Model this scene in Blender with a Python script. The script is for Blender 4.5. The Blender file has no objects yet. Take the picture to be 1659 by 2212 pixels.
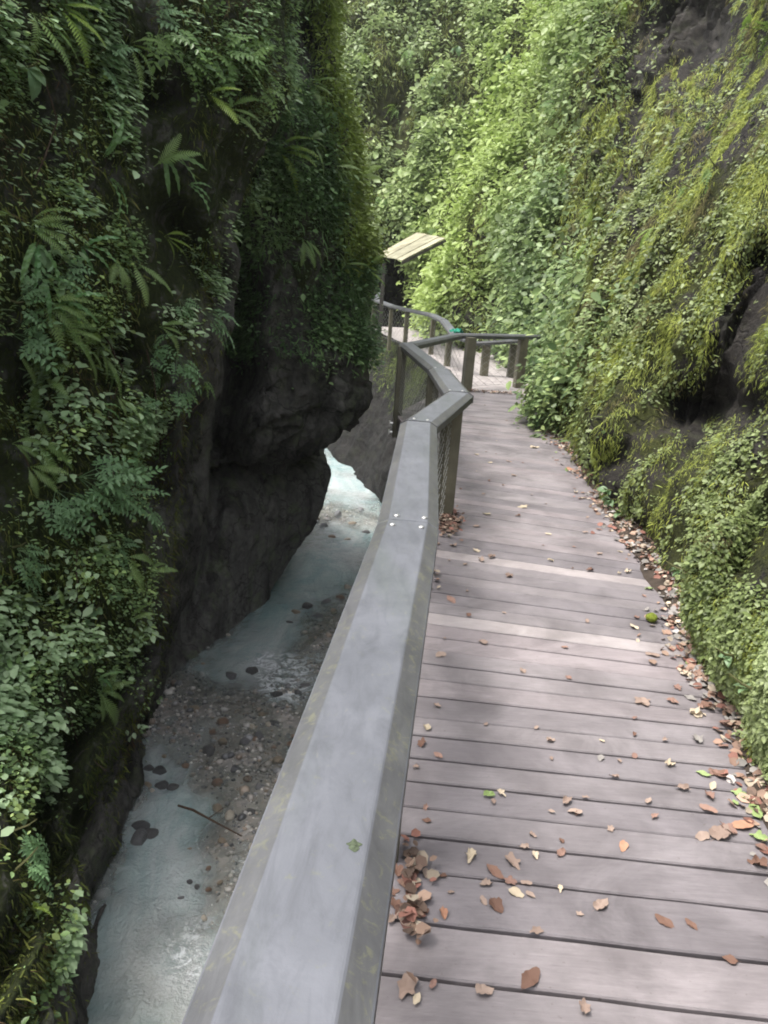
import bpy, math, random
import numpy as np
from mathutils import Vector, Matrix

# ------------------------------------------------------------------ camera, sky, sun, exposure
sc = bpy.context.scene
col = sc.collection
FPX = 1660.0; HC = 1.75
PITCH = math.radians(17); ROLL = math.radians(4)
cp, sp = math.cos(PITCH), math.sin(PITCH)
_r = np.array([1, 0, 0.]); _u = np.array([0, sp, cp]); Fv = np.array([0, cp, -sp])
Rv = math.cos(ROLL)*_r + math.sin(ROLL)*_u
Uv = -math.sin(ROLL)*_r + math.cos(ROLL)*_u
CAM = np.array([0, 0, HC])
cd = bpy.data.cameras.new("camera"); cam = bpy.data.objects.new("camera", cd); col.objects.link(cam)
cam.matrix_world = Matrix([[Rv[0], Uv[0], -Fv[0], 0], [Rv[1], Uv[1], -Fv[1], 0], [Rv[2], Uv[2], -Fv[2], HC], [0, 0, 0, 1]])
cd.sensor_fit = 'VERTICAL'; cd.sensor_height = 24.0; cd.lens = FPX/2212*24.0
cd.clip_end = 500; cd.clip_start = 0.03
sc.camera = cam

SUN_DIR = Vector((0.33, 0.10, -0.93)).normalized()
w = bpy.data.worlds.new("World"); sc.world = w; w.use_nodes = True
nt = w.node_tree; nt.nodes.clear()
sky = nt.nodes.new('ShaderNodeTexSky'); sky.sky_type = 'NISHITA'; sky.sun_disc = False
td = -SUN_DIR
sky.sun_elevation = math.asin(td.z); sky.sun_rotation = math.atan2(td.x, td.y)
sky.air_density = 1.0; sky.dust_density = 4.0; sky.ozone_density = 1.0
bg = nt.nodes.new('ShaderNodeBackground'); bg.inputs[1].default_value = 0.15
wo = nt.nodes.new('ShaderNodeOutputWorld')
hs = nt.nodes.new('ShaderNodeHueSaturation'); hs.inputs['Saturation'].default_value = .28   # thin cloud takes the blue out of the sky
nt.links.new(sky.outputs[0], hs.inputs['Color']); nt.links.new(hs.outputs[0], bg.inputs[0]); nt.links.new(bg.outputs[0], wo.inputs[0])
sl = bpy.data.lights.new("sun", 'SUN'); sl.energy = 1.5; sl.angle = math.radians(24); sl.color = (1.0, 0.96, 0.9)
so = bpy.data.objects.new("sun", sl); col.objects.link(so)
so.rotation_euler = SUN_DIR.to_track_quat('-Z', 'Y').to_euler(); so.location = (0, 0, 20)
sc.view_settings.view_transform = 'Standard'; sc.view_settings.look = 'None'
sc.view_settings.gamma = 1; sc.view_settings.exposure = 1.38
sc.cycles.max_bounces = 6; sc.cycles.diffuse_bounces = 3; sc.cycles.glossy_bounces = 2
sc.cycles.transparent_max_bounces = 6; sc.cycles.transmission_bounces = 3
sc.cycles.filter_width = 1.9

rng = np.random.default_rng(7); random.seed(7)

def ray(px, py):
    px = np.asarray(px, float)[..., None]; py = np.asarray(py, float)[..., None]
    return Fv + Rv*((px-829.5)/FPX) - Uv*((py-1106)/FPX)
def G(px, py, z):                       # point of the level plane z
    d = ray(px, py); return d*((z-HC)/d[..., 2:3]) + CAM
def PY(px, py, Y):                      # point at distance Y up the gorge
    d = ray(px, py); return d*(np.asarray(Y, float)[..., None]/d[..., 1:2]) + CAM
def proj(p):
    q = np.asarray(p)-CAM; z = q@Fv
    zz = np.where(np.abs(z) < 1e-6, 1e-6, z)
    return 829.5+FPX*(q@Rv)/zz, 1106-FPX*(q@Uv)/zz, z

# ------------------------------------------------------------------ noise
def _hash(ix, iy, iz, seed):
    h = (ix*73856093) ^ (iy*19349663) ^ (iz*83492791) ^ (seed*2654435)
    h = (h ^ (h >> 13))*1274126177
    h = h & 0x7fffffff
    h = (h ^ (h >> 15))*2246822519 & 0x7fffffff
    return (h & 0xffff)/32767.5-1
def vnoise(p, seed=0):
    p = np.asarray(p, float); i = np.floor(p).astype(np.int64); f = p-i; f = f*f*(3-2*f)
    x, y, z = i[..., 0], i[..., 1], i[..., 2]; fx, fy, fz = f[..., 0], f[..., 1], f[..., 2]
    r = 0
    for a in (0, 1):
        wx = fx if a else 1-fx
        for b in (0, 1):
            wy = fy if b else 1-fy
            for c in (0, 1):
                wz = fz if c else 1-fz
                r = r+wx*wy*wz*_hash(x+a, y+b, z+c, seed)
    return r
def fbm(p, o=4, seed=0, g=0.5, l=2.03):
    a = 1; s = 0; t = 0; p = np.asarray(p, float)
    for k in range(o):
        s = s+a*vnoise(p, seed+k*17); t += a; a *= g; p = p*l+3.7
    return s/t
def ridged(p, o=4, seed=0):
    a = 1; s = 0; t = 0; p = np.asarray(p, float)
    for k in range(o):
        s = s+a*(1-2*np.abs(vnoise(p, seed+k*13))); t += a; a *= .5; p = p*2.1+1.3
    return s/t
def unit(v):
    v = np.asarray(v, float); return v/np.maximum(np.linalg.norm(v, axis=-1, keepdims=True), 1e-9)

# ------------------------------------------------------------------ mesh helpers
def mesh_np(name, V, F4=None, F3=None, mats=(), smooth=False, attrs=None, colr=None, midx=None):
    me = bpy.data.meshes.new(name)
    V = np.asarray(V, np.float32).reshape(-1, 3)
    F4 = np.zeros((0, 4), int) if F4 is None else np.asarray(F4, int).reshape(-1, 4)
    F3 = np.zeros((0, 3), int) if F3 is None else np.asarray(F3, int).reshape(-1, 3)
    me.vertices.add(len(V)); me.vertices.foreach_set('co', V.ravel())
    nl = len(F4)*4+len(F3)*3
    me.loops.add(nl); me.loops.foreach_set('vertex_index', np.concatenate([F4.ravel(), F3.ravel()]).astype(np.int32))
    n = len(F4)+len(F3); me.polygons.add(n)
    ls = np.concatenate([np.arange(len(F4))*4, len(F4)*4+np.arange(len(F3))*3]).astype(np.int32)
    me.polygons.foreach_set('loop_start', ls)
    if smooth: me.polygons.foreach_set('use_smooth', np.ones(n, bool))
    for m in mats: me.materials.append(m)
    if midx is not None: me.polygons.foreach_set('material_index', np.asarray(midx, np.int32))
    if attrs:
        for k, a in attrs.items():
            at = me.attributes.new(k, 'FLOAT', 'POINT'); at.data.foreach_set('value', np.asarray(a, np.float32).ravel())
    if colr is not None:
        at = me.attributes.new('tint', 'FLOAT_COLOR', 'POINT')
        c = np.ones((len(V), 4), np.float32); c[:, :3] = colr; at.data.foreach_set('color', c.ravel())
    me.update(calc_edges=True); me.validate()
    return me
def link(name, me, parent=None, loc=None, mw=None):
    o = bpy.data.objects.new(name, me); col.objects.link(o)
    if parent is not None: o.parent = parent
    if loc is not None: o.location = loc
    if mw is not None: o.matrix_local = mw
    return o
def tag(o, label=None, cat=None, group=None, kind=None):
    if label: o['label'] = label
    if cat: o['category'] = cat
    if group: o['group'] = group
    if kind: o['kind'] = kind
    return o
def empty(name, loc): 
    o = bpy.data.objects.new(name, None); o.empty_display_size = .1; col.objects.link(o); o.location = loc; return o
class MB:
    def __init__(s): s.V = []; s.F = []; s.M = []
    def poly(s, pts, faces, mi=0):
        b = len(s.V); s.V += [tuple(map(float, p)) for p in pts]
        for f in faces: s.F.append(tuple(b+i for i in f)); s.M.append(mi)
    def prism(s, A, B, mi=0, cap=True):              # two rings of equal length joined
        n = len(A); s.poly(list(A)+list(B), [(i, (i+1) % n, n+(i+1) % n, n+i) for i in range(n)]+([tuple(range(n))[::-1], tuple(range(n, 2*n))] if cap else []), mi)
    def tube(s, pts, rad, n=6, mi=0):
        pts = [np.array(p, float) for p in pts]; rings = []
        for i, p in enumerate(pts):
            t = unit(pts[min(i+1, len(pts)-1)]-pts[max(i-1, 0)])
            a = np.array([0, 0, 1.]) if abs(t[2]) < .9 else np.array([1., 0, 0])
            x = unit(np.cross(t, a)); y = np.cross(t, x)
            r = rad[i] if hasattr(rad, '__len__') else rad
            rings.append([p+r*(math.cos(2*math.pi*k/n)*x+math.sin(2*math.pi*k/n)*y) for k in range(n)])
        for a, b in zip(rings[:-1], rings[1:]): s.prism(a, b, mi, cap=False)
        s.poly(rings[0], [tuple(range(n))[::-1]], mi); s.poly(rings[-1], [tuple(range(n))], mi)
    def box(s, c, sx, sy, sz, rz=0, mi=0):
        c = np.array(c, float); ca, sa = math.cos(rz), math.sin(rz)
        q = [(-1, -1), (1, -1), (1, 1), (-1, 1)]
        A = [c+np.array([ca*a*sx/2-sa*b*sy/2, sa*a*sx/2+ca*b*sy/2, -sz/2]) for a, b in q]
        s.prism(A, [p+np.array([0, 0, sz]) for p in A], mi)
    def mesh(s, name, mats, bevel=0, smooth=False):
        import bmesh
        me = bpy.data.meshes.new(name); me.from_pydata(s.V, [], s.F)
        for m in mats: me.materials.append(m)
        me.polygons.foreach_set('material_index', np.array(s.M, np.int32))
        bm = bmesh.new(); bm.from_mesh(me); bmesh.ops.recalc_face_normals(bm, faces=bm.faces)
        if bevel:
            es = [e for e in bm.edges if e.is_manifold and e.calc_face_angle(0) > .5]
            bmesh.ops.bevel(bm, geom=es, offset=bevel, segments=2, affect='EDGES', profile=.6)
        bm.to_mesh(me); bm.free()
        if smooth: me.polygons.foreach_set('use_smooth', np.ones(len(me.polygons), bool))
        me.update(); return me

# template instancing: T (k,3) in frame (X side, Y along, Z normal)
OVAL = (np.array([(0, 0, 0), (-.30, .28, .05), (-.26, .68, .02), (0, 1, -.10), (.26, .68, .02), (.30, .28, .05)]), np.array([(0, 5, 4, 3), (0, 3, 2, 1)]))
BLADE = (np.array([(-.05, 0, 0), (.05, 0, 0), (.055, .5, .05), (-.055, .5, .05), (.01, 1, -.12), (-.01, 1, -.12)]), np.array([(0, 1, 2, 3), (3, 2, 4, 5)]))
def frames(N, D):
    Y = unit(D); X = unit(np.cross(Y, N)); Z = np.cross(X, Y); return X, Y, Z
def inst(T, O, X, Y, Z, S):
    V, F = T; S = np.asarray(S)[:, None, None]
    P = O[:, None, :]+S*(V[None, :, 0:1]*X[:, None, :]+V[None, :, 1:2]*Y[:, None, :]+V[None, :, 2:3]*Z[:, None, :])
    n, k = P.shape[:2]
    FF = (F[None]+np.arange(n)[:, None, None]*k).reshape(-1, F.shape[1])
    return P.reshape(-1, 3), FF

# ------------------------------------------------------------------ materials
class NT:
    def __init__(s, name):
        s.m = bpy.data.materials.new(name); s.m.use_nodes = True; s.t = s.m.node_tree; s.t.nodes.clear()
        s.out = s.t.nodes.new('ShaderNodeOutputMaterial')
    def n(s, typ, **kw):
        nd = s.t.nodes.new(typ)
        for k, v in kw.items():
            if k.startswith('i_'):
                key = k[2:]; key = int(key) if key.isdigit() else key.replace('_', ' ')
                nd.inputs[key].default_value = v
            else: setattr(nd, k, v)
        return nd
    def l(s, a, b): s.t.links.new(a, b)
    def noise(s, scale, detail=4, rough=.55, co=None, dist=0):
        n = s.n('ShaderNodeTexNoise'); n.inputs['Scale'].default_value = scale; n.inputs['Detail'].default_value = detail
        n.inputs['Roughness'].default_value = rough; n.inputs['Distortion'].default_value = dist
        if co is not None: s.l(co, n.inputs['Vector'])
        return n.outputs['Fac']
    def ramp(s, fac, stops):
        r = s.n('ShaderNodeValToRGB'); e = r.color_ramp.elements
        while len(e) < len(stops): e.new(.5)
        for k, (p, c) in enumerate(stops):
            e[k].position = p; e[k].color = (*c, 1) if len(c) == 3 else c
        s.l(fac, r.inputs[0]); return r.outputs[0]
    def mix(s, fac, a, b, typ='MIX'):
        m = s.n('ShaderNodeMix', data_type='RGBA', blend_type=typ)
        for v, i in ((fac, 0), (a, 6), (b, 7)):
            if hasattr(v, 'links') or hasattr(v, 'is_linked'): s.l(v, m.inputs[i])
            else: m.inputs[i].default_value = v if i == 0 else (*v, 1)
        return m.outputs[2]
    def math(s, op, a, b=0.):
        m = s.n('ShaderNodeMath', operation=op)
        for v, i in ((a, 0), (b, 1)):
            if hasattr(v, 'is_linked'): s.l(v, m.inputs[i])
            else: m.inputs[i].default_value = v
        return m.outputs[0]
    def co(s, kind='Object', scale=(1, 1, 1), rot=(0, 0, 0)):
        t = s.n('ShaderNodeTexCoord'); m = s.n('ShaderNodeMapping'); s.l(t.outputs[kind], m.inputs[0])
        m.inputs['Scale'].default_value = scale; m.inputs['Rotation'].default_value = rot; return m.outputs[0]
    def attr(s, name, o='Fac'):
        a = s.n('ShaderNodeAttribute'); a.attribute_name = name; return a.outputs[o]
    def bsdf(s, color, rough=.8, spec=.3, bump=None, bstr=.3, bdist=.02):
        b = s.n('ShaderNodeBsdfPrincipled')
        if hasattr(color, 'is_linked'): s.l(color, b.inputs['Base Color'])
        else: b.inputs['Base Color'].default_value = (*color, 1)
        if hasattr(rough, 'is_linked'): s.l(rough, b.inputs['Roughness'])
        else: b.inputs['Roughness'].default_value = rough
        b.inputs['Specular IOR Level'].default_value = spec
        if bump is not None:
            bp = s.n('ShaderNodeBump'); bp.inputs['Strength'].default_value = bstr; bp.inputs['Distance'].default_value = bdist
            s.l(bump, bp.inputs['Height']); s.l(bp.outputs[0], b.inputs['Normal'])
        return b
    def done(s, sh): s.l(sh, s.out.inputs[0]); return s.m

def m_rock(name, rock1, rock2, moss1, moss2):
    k = NT(name); co = k.co('Object')
    n1 = k.noise(1.3, 8, .62, co, .4); n2 = k.noise(9, 8, .7, co); n3 = k.noise(40, 6, .7, co)
    rc = k.ramp(n2, [(.3, rock1), (.7, rock2)])
    st = k.noise(2.2, 5, .6, k.co('Object', (1, 1, .18)), .6)
    rc = k.mix(k.ramp(st, [(.45, (0, 0, 0)), (.7, (1, 1, 1))]), rc, tuple(c*.45 for c in rock1))
    mc = k.ramp(n3, [(.3, moss1), (.68, moss2)])
    f = k.math('ADD', k.attr('moss'), k.math('MULTIPLY', k.math('SUBTRACT', k.noise(5, 7, .7, co), .5), 1.6))
    f = k.ramp(f, [(.42, (0, 0, 0)), (.6, (1, 1, 1))])
    lic = k.ramp(k.noise(3.2, 6, .7, co), [(.52, (0, 0, 0)), (.66, (.55, .55, .55))]); rc = k.mix(lic, rc, (rock2[0]*.8, rock2[1]*1.0, rock2[2]*.6))
    c = k.mix(f, rc, mc)
    vo = k.n('ShaderNodeTexVoronoi', feature='DISTANCE_TO_EDGE', i_Scale=1.5); va = k.n('ShaderNodeVectorMath', operation='ADD'); nz = k.n('ShaderNodeTexNoise', i_Scale=2.5, i_Detail=6.)
    k.l(co, nz.inputs['Vector']); k.l(co, va.inputs[0]); k.l(nz.outputs['Color'], va.inputs[1]); k.l(va.outputs[0], vo.inputs['Vector'])
    cr = k.ramp(vo.outputs['Distance'], [(.0, (1, 1, 1)), (.03, (0, 0, 0))]); c = k.mix(k.math('MULTIPLY', cr, .6), c, tuple(x*.3 for x in rock1))
    h = k.math('SUBTRACT', k.math('ADD', k.math('MULTIPLY', n2, .6), k.math('MULTIPLY', n3, .5)), k.math('MULTIPLY', cr, .25))
    return k.done(k.bsdf(c, .85, .25, h, .9, .09).outputs[0])
M_rockL = m_rock('dark_limestone', (.052, .05, .046), (.18, .17, .155), (.012, .018, .006), (.045, .058, .014))
M_rockR = m_rock('mossy_limestone', (.018, .016, .015), (.062, .055, .048), (.016, .02, .006), (.065, .072, .018))
M_rockShade = m_rock('shade_dark_rock', (.008, .0075, .007), (.032, .029, .026), (.012, .018, .006), (.05, .06, .014))  # near-black bank rock: the shade under the deck is put into its colour
M_rockB = m_rock('wet_limestone', (.12, .115, .105), (.27, .26, .24), (.02, .03, .01), (.05, .07, .015))

def m_leaf(name, gloss=.45, trans=.35, base=None):
    k = NT(name)
    if base is None: c = k.attr('tint', 'Color')
    else:
        oi = k.n('ShaderNodeObjectInfo'); c = k.ramp(oi.outputs['Random'], [(0, base[0]), (1, base[1])])
        c = k.mix(k.noise(22, 3, .6, k.co('Object')), c, tuple(x*.6 for x in base[0]))
    b = k.bsdf(c, gloss, .45); t = k.n('ShaderNodeBsdfTranslucent'); 
    k.l(k.mix(.5, c, (.25, .35, .04)) if base is not None else c, t.inputs[0])
    mx = k.n('ShaderNodeMixShader', i_0=trans); k.l(b.outputs[0], mx.inputs[1]); k.l(t.outputs[0], mx.inputs[2])
    return k.done(mx.outputs[0])
M_leaf = m_leaf('small_leaf_tinted')
M_mossleaf = m_leaf('moss_tinted', .8, .25)
M_fern = m_leaf('fern_green', .5, .35, ((.19, .31, .09), (.34, .46, .17)))
M_fernY = m_leaf('fern_yellow_green', .5, .4, ((.22, .34, .05), (.32, .44, .08)))
M_blue = m_leaf('blue_green_leaflet', .45, .3, ((.15, .28, .12), (.24, .40, .19)))
M_strap = m_leaf('glossy_strap_leaf', .3, .25, ((.13, .28, .10), (.24, .38, .13)))
M_bright = m_leaf('bright_broad_leaf', .4, .4, ((.17, .30, .09), (.26, .40, .10)))
M_pale = m_leaf('pale_broad_leaf', .4, .35, ((.20, .33, .17), (.30, .43, .22)))

def m_wood(name, c1, c2, seed=0, grain=(1, 9, 1)):
    k = NT(name); co = k.co('Generated', (3, 2.2, 1)); oc = k.co('Object', grain)
    oi = k.n('ShaderNodeObjectInfo')
    va = k.n('ShaderNodeVectorMath', operation='ADD'); k.l(oc, va.inputs[0]); 
    cb = k.n('ShaderNodeCombineXYZ'); k.l(k.math('MULTIPLY', oi.outputs['Random'], 40.), cb.inputs[0]); k.l(cb.outputs[0], va.inputs[1])
    g = k.noise(9, 8, .7, va.outputs[0], .3); blot = k.noise(2.6, 5, .6, k.co('Object', (1, 1, 1)), .5)
    c = k.ramp(g, [(.15, c1), (.85, c2)])
    c = k.mix(k.ramp(blot, [(.38, (0, 0, 0)), (.68, (.8, .8, .8))]), c, tuple(x*.62 for x in c1))
    c = k.mix(k.ramp(k.noise(1.1, 6, .7, k.co('Object', (1, 1.6, 1)), 1.2), [(.50, (0, 0, 0)), (.66, (.45, .45, .45))]), c, tuple(x*1.12 for x in c2))
    c = k.mix(1., c, k.ramp(oi.outputs['Random'], [(0, (.80, .80, .82)), (.5, (1, 1, 1)), (1, (1.12, 1.08, 1.08))]), 'MULTIPLY')
    sp_ = k.ramp(k.noise(60, 3, .6, k.co('Object')), [(.66, (0, 0, 0)), (.75, (.5, .5, .5))])
    c = k.mix(sp_, c, (.07, .055, .04))
    return k.done(k.bsdf(c, .62, .4, g, .35, .006).outputs[0])
M_plank = m_wood('weathered_plank', (.165, .146, .150), (.285, .258, .262))
M_plankL = m_wood('pale_worn_plank', (.25, .225, .222), (.37, .338, .335))
M_post = m_wood('grey_green_post', (.10, .095, .062), (.19, .18, .13), grain=(12, 12, 1.2))
M_beam = m_wood('dark_beam', (.05, .045, .038), (.10, .09, .075))
def m_rail(name, c1, c2, lich, lo, dirt):
    k = NT(name); co = k.co('Object')
    c = k.ramp(k.noise(3.2, 8, .65, co, .5), [(.3, c1), (.72, c2)])
    c = k.mix(k.ramp(k.noise(2.0, 4, .6, k.co('Object', (3, .6, 1)), .2), [(.5, (0, 0, 0)), (.72, (.45, .45, .45))]), c, dirt)
    c = k.mix(k.ramp(k.noise(30, 5, .7, co, 1.2), [(lo, (0, 0, 0)), (lo+.09, (.55, .55, .55))]), c, lich)
    # long thin scratches and flecks
    fl = k.ramp(k.noise(26, 2, .5, k.co('Object', (2.2, .8, 1), (0, 0, .5))), [(.72, (0, 0, 0)), (.80, (.35, .35, .35))])
    c = k.mix(fl, c, (.20, .20, .15))
    c = k.mix(k.ramp(k.noise(9, 6, .7, k.co('Object', (2.5, .7, 1)), .8), [(.45, (0, 0, 0)), (.75, (.55, .55, .55))]), c, tuple(x*.55 for x in c1))
    return k.done(k.bsdf(c, .5, .42, k.noise(120, 4, .6, co), .25, .002).outputs[0])
M_rail = m_rail('grey_composite_top', (.082, .086, .097), (.145, .15, .168), (.14, .145, .11), .60, (.06, .075, .06))
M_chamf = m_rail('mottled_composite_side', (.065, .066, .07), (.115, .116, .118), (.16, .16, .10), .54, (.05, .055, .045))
def m_plain(name, c, rough=.5, metal=0., var=.3, scale=30):
    k = NT(name); cc = k.ramp(k.noise(scale, 5, .6, k.co('Object')), [(.3, tuple(x*(1-var) for x in c)), (.7, tuple(min(1, x*(1+var)) for x in c))])
    b = k.bsdf(cc, rough); b.inputs['Metallic'].default_value = metal; return k.done(b.outputs[0])
M_steel = m_plain('galvanised_steel', (.62, .61, .58), .35, .85, .15)
M_wire = m_plain('steel_wire', (.30, .30, .29), .45, .6, .2)
M_cloth = m_plain('teal_cloth', (.03, .24, .16), .8, 0, .25)
M_bark = m_plain('dark_bark', (.07, .045, .03), .85, 0, .4)
M_stem = m_plain('brown_stem', (.09, .09, .035), .7, 0, .3)
M_mossball = m_plain('bright_moss', (.13, .16, .02), .95, 0, .4, 60)
M_soil = m_plain('leafy_soil', (.045, .034, .026), .95, 0, .4, 25)
M_path = m_plain('pale_path_surface', (.31, .28, .27), .85, 0, .25, 6)
M_roof = m_wood('mossy_pale_board', (.24, .22, .14), (.42, .40, .27))
def m_dead(name, a, b):
    k = NT(name); oi = k.n('ShaderNodeObjectInfo'); c = k.ramp(oi.outputs['Random'], [(0, a), (1, b)])
    c = k.mix(k.math('MULTIPLY', k.noise(45, 4, .7, k.co('Object')), .8), c, tuple(x*.55 for x in a))
    return k.done(k.bsdf(c, .75, .25).outputs[0])
DEAD = {'tan': (m_dead('tan_dead_leaf', (.29, .21, .17), (.43, .33, .27)), 'tan'), 'rust': (m_dead('rust_dead_leaf', (.25, .15, .12), (.35, .22, .17)), 'rust red'),
        'brown': (m_dead('brown_dead_leaf', (.16, .09, .065), (.26, .15, .11)), 'dark brown'), 'cream': (m_dead('cream_dead_leaf', (.50, .42, .30), (.60, .50, .38)), 'cream'),
        'orange': (m_dead('orange_dead_leaf', (.42, .22, .14), (.52, .29, .19)), 'orange'), 'green': (m_dead('green_fallen_leaf', (.25, .34, .12), (.36, .44, .20)), 'green'),
        'grey': (m_dead('grey_dead_leaf', (.28, .26, .24), (.36, .33, .30)), 'grey')}
M_litter = m_leaf('litter_tinted', .8, .0)
M_stoneT = m_leaf('stone_tinted', .35, .0)
def m_stone(name, a, b):
    k = NT(name); oi = k.n('ShaderNodeObjectInfo'); n = k.noise(7, 7, .7, k.co('Object'))
    c = k.mix(n, k.ramp(oi.outputs['Random'], [(0, a), (1, b)]), tuple(x*.5 for x in a))
    return k.done(k.bsdf(c, .4, .5, k.noise(20, 6, .7, k.co('Object')), .5, .03).outputs[0])
STONE = {'rust': (m_stone('rust_stone', (.20, .13, .09), (.28, .19, .13)), 'rust brown'), 'grey': (m_stone('grey_stone', (.13, .13, .135), (.26, .25, .25)), 'grey'),
         'dark': (m_stone('dark_stone', (.08, .08, .083), (.15, .145, .14)), 'dark wet'), 'pale': (m_stone('pale_stone', (.48, .42, .33), (.60, .54, .45)), 'pale cream'),
         'tan': (m_stone('tan_stone', (.26, .21, .15), (.36, .29, .21)), 'tan')}

# ------------------------------------------------------------------ rock walls
WZ = -3.0     # water level
def seg_d(px, py, pts, w):              # gaussian closeness to an image polyline
    best = np.full(px.shape, 1e9)
    for (x0, y0), (x1, y1) in zip(pts[:-1], pts[1:]):
        dx, dy = x1-x0, y1-y0; t = np.clip(((px-x0)*dx+(py-y0)*dy)/(dx*dx+dy*dy+1e-9), 0, 1)
        best = np.minimum(best, (px-x0-t*dx)**2+(py-y0-t*dy)**2)
    return np.exp(-best/(2*w*w))
def ell(px, py, cx, cy, rx, ry, a=0):
    c, s = math.cos(math.radians(a)), math.sin(math.radians(a)); dx, dy = px-cx, py-cy
    return np.exp(-((c*dx+s*dy)/rx)**2-((-s*dx+c*dy)/ry)**2)
def grid_normals(P):
    du = np.gradient(P, axis=1); dv = np.gradient(P, axis=0); n = unit(np.cross(du, dv))
    return n
def smooth(P, k=2):
    for _ in range(k):
        Q = P.copy()
        Q[1:-1] = (P[:-2]+2*P[1:-1]+P[2:])/4; P = Q.copy()
        P[:, 1:-1] = (Q[:, :-2]+2*Q[:, 1:-1]+Q[:, 2:])/4
    return P
def resample_rows(rows, nu, nv):
    K = len(rows[0][1]); ct = np.linspace(0, 1, K)
    C = np.array([[[x, py, Y] if not isinstance(x, tuple) else [x[0], x[1], Y] for x, Y in cs] for py, cs in rows], float)
    # parameter along rows proportional to control length
    L = np.linalg.norm(np.diff(C[:, :, :2], axis=0), axis=2).mean(1)+80*np.abs(np.diff(C[:, :, 2], axis=0)).mean(1)+5
    tv = np.concatenate([[0], np.cumsum(L)]); tv /= tv[-1]
    Lu = np.linalg.norm(np.diff(C[:, :, :2], axis=1), axis=2).mean(0)+80*np.abs(np.diff(C[:, :, 2], axis=1)).mean(0)
    tu = np.concatenate([[0], np.cumsum(Lu)]); tu /= tu[-1]
    gv = np.linspace(0, 1, nv); gu = np.linspace(0, 1, nu)
    A = np.stack([[np.interp(gu, tu, C[r, :, c]) for c in range(3)] for r in range(len(rows))])     # r,3,nu
    B = np.stack([[np.interp(gv, tv, A[:, c, j]) for j in range(nu)] for c in range(3)])            # 3,nu,nv
    return np.transpose(B, (2, 1, 0))
def finish_wall(name, P, disp, mossf, mat, label, cat='cliff', feats=(), flip=False, kind=None):
    N = grid_normals(P)
    toc = CAM-P
    s = np.sign((N*toc).sum(-1).mean()); N = N*s
    dd = disp(P, N); P = P+N*dd[..., None]; dd = (dd-dd.mean())/dd.std()
    px, py, z = proj(P)
    for f in feats: P = P+unit(P-CAM)*(f(px, py)*1.0)[..., None]
    px, py, z = proj(P)
    N = grid_normals(P); N = N*s
    nv, nu = P.shape[:2]
    idx = np.arange(nv*nu).reshape(nv, nu)
    F = np.stack([idx[:-1, :-1], idx[:-1, 1:], idx[1:, 1:], idx[1:, :-1]], -1).reshape(-1, 4)
    moss = mossf(px, py, P, N)
    me = mesh_np(name, P.reshape(-1, 3), F, mats=[mat], smooth=True, attrs={'moss': moss})
    o = link(name, me); tag(o, label, cat, kind=kind)
    return dict(D=dd, P=P, N=N, px=px, py=py, z=z, moss=moss, o=o)

# --- near left cliff
rowsA = [(-300, [(-500, 3.6), (0, 5.2), (300, 6.2), (560, 7.2), (650, 8.2), (560, 10.5)]),
 (200, [(-500, 3.6), (0, 5.1), (280, 6.1), (520, 7.0), (610, 8.2), (540, 10.5)]),
 (500, [(-500, 3.6), (0, 5.0), (250, 5.9), (430, 6.8), (500, 7.8), (450, 10)]),
 (700, [(-500, 3.5), (0, 5.0), (240, 5.8), (410, 6.6), (505, 7.6), (460, 10)]),
 (900, [(-500, 3.5), (0, 5.0), (200, 5.6), (345, 6.3), (445, 7.7), (400, 10)]),
 (1100, [(-500, 3.4), (0, 4.9), (180, 5.5), (335, 6.3), (428, 7.8), (390, 10)]),
 (1300, [(-500, 3.4), (0, 4.8), (170, 5.4), (315, 6.2), (392, 8.0), (370, 10)]),
 (1480, [(-500, 3.3), (0, 4.7), (160, 5.2), (285, 5.9), (348, 8.0), (345, 9.5)]),
 (1700, [(-500, 2.9), (0, 3.9), (120, 4.4), (215, 5.1), (302, 6.2), (340, 8)]),
 (1900, [(-500, 2.6), (0, 3.3), (80, 3.7), (170, 4.25), (250, 5.05), (290, 6.5)]),
 (2212, [(-500, 2.2), (0, 2.7), (60, 2.9), (120, 3.2), (182, 3.7), (225, 4.8)]),
 (2600, [(-500, 1.8), (0, 2.2), (20, 2.35), (60, 2.5), (110, 2.85), (160, 3.6)])]
g = resample_rows(rowsA, 420, 620); P = smooth(PY(g[..., 0], g[..., 1], g[..., 2]), 10)
def dispA(P, N):
    q = P*np.array([1, 1, .7])
    k_ = np.clip((P[..., 2]+3.2)/1.4, .25, 1)
    return k_*(.20*fbm(q*.9, 3, 11))+k_*.16*ridged(q*np.array([1.6, 1.6, 1.1]), 4, 5)+.06*fbm(P*6, 4, 9)
featsA = [lambda x, y: .9*seg_d(x, y, [(330, 1380), (225, 1500), (120, 1640), (60, 1850)], 26),
 lambda x, y: .7*seg_d(x, y, [(285, 1560), (180, 1760), (60, 1990), (-40, 2160)], 24),
 lambda x, y: .5*seg_d(x, y, [(250, 1870), (110, 2100), (30, 2230)], 18),
 lambda x, y: .8*seg_d(x, y, [(330, 930), (345, 1050)], 40),
 lambda x, y: .55*seg_d(x, y, [(370, 480), (420, 560), (480, 640)], 30),
 lambda x, y: .45*seg_d(x, y, [(240, 120), (330, 210)], 26),
 lambda x, y: .4*seg_d(x, y, [(90, 800), (60, 900)], 30),
 lambda x, y: .6*seg_d(x, y, [(230, 740), (250, 800)], 35),
 lambda x, y: .5*seg_d(x, y, [(60, 1290), (160, 1310)], 24)]
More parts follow.
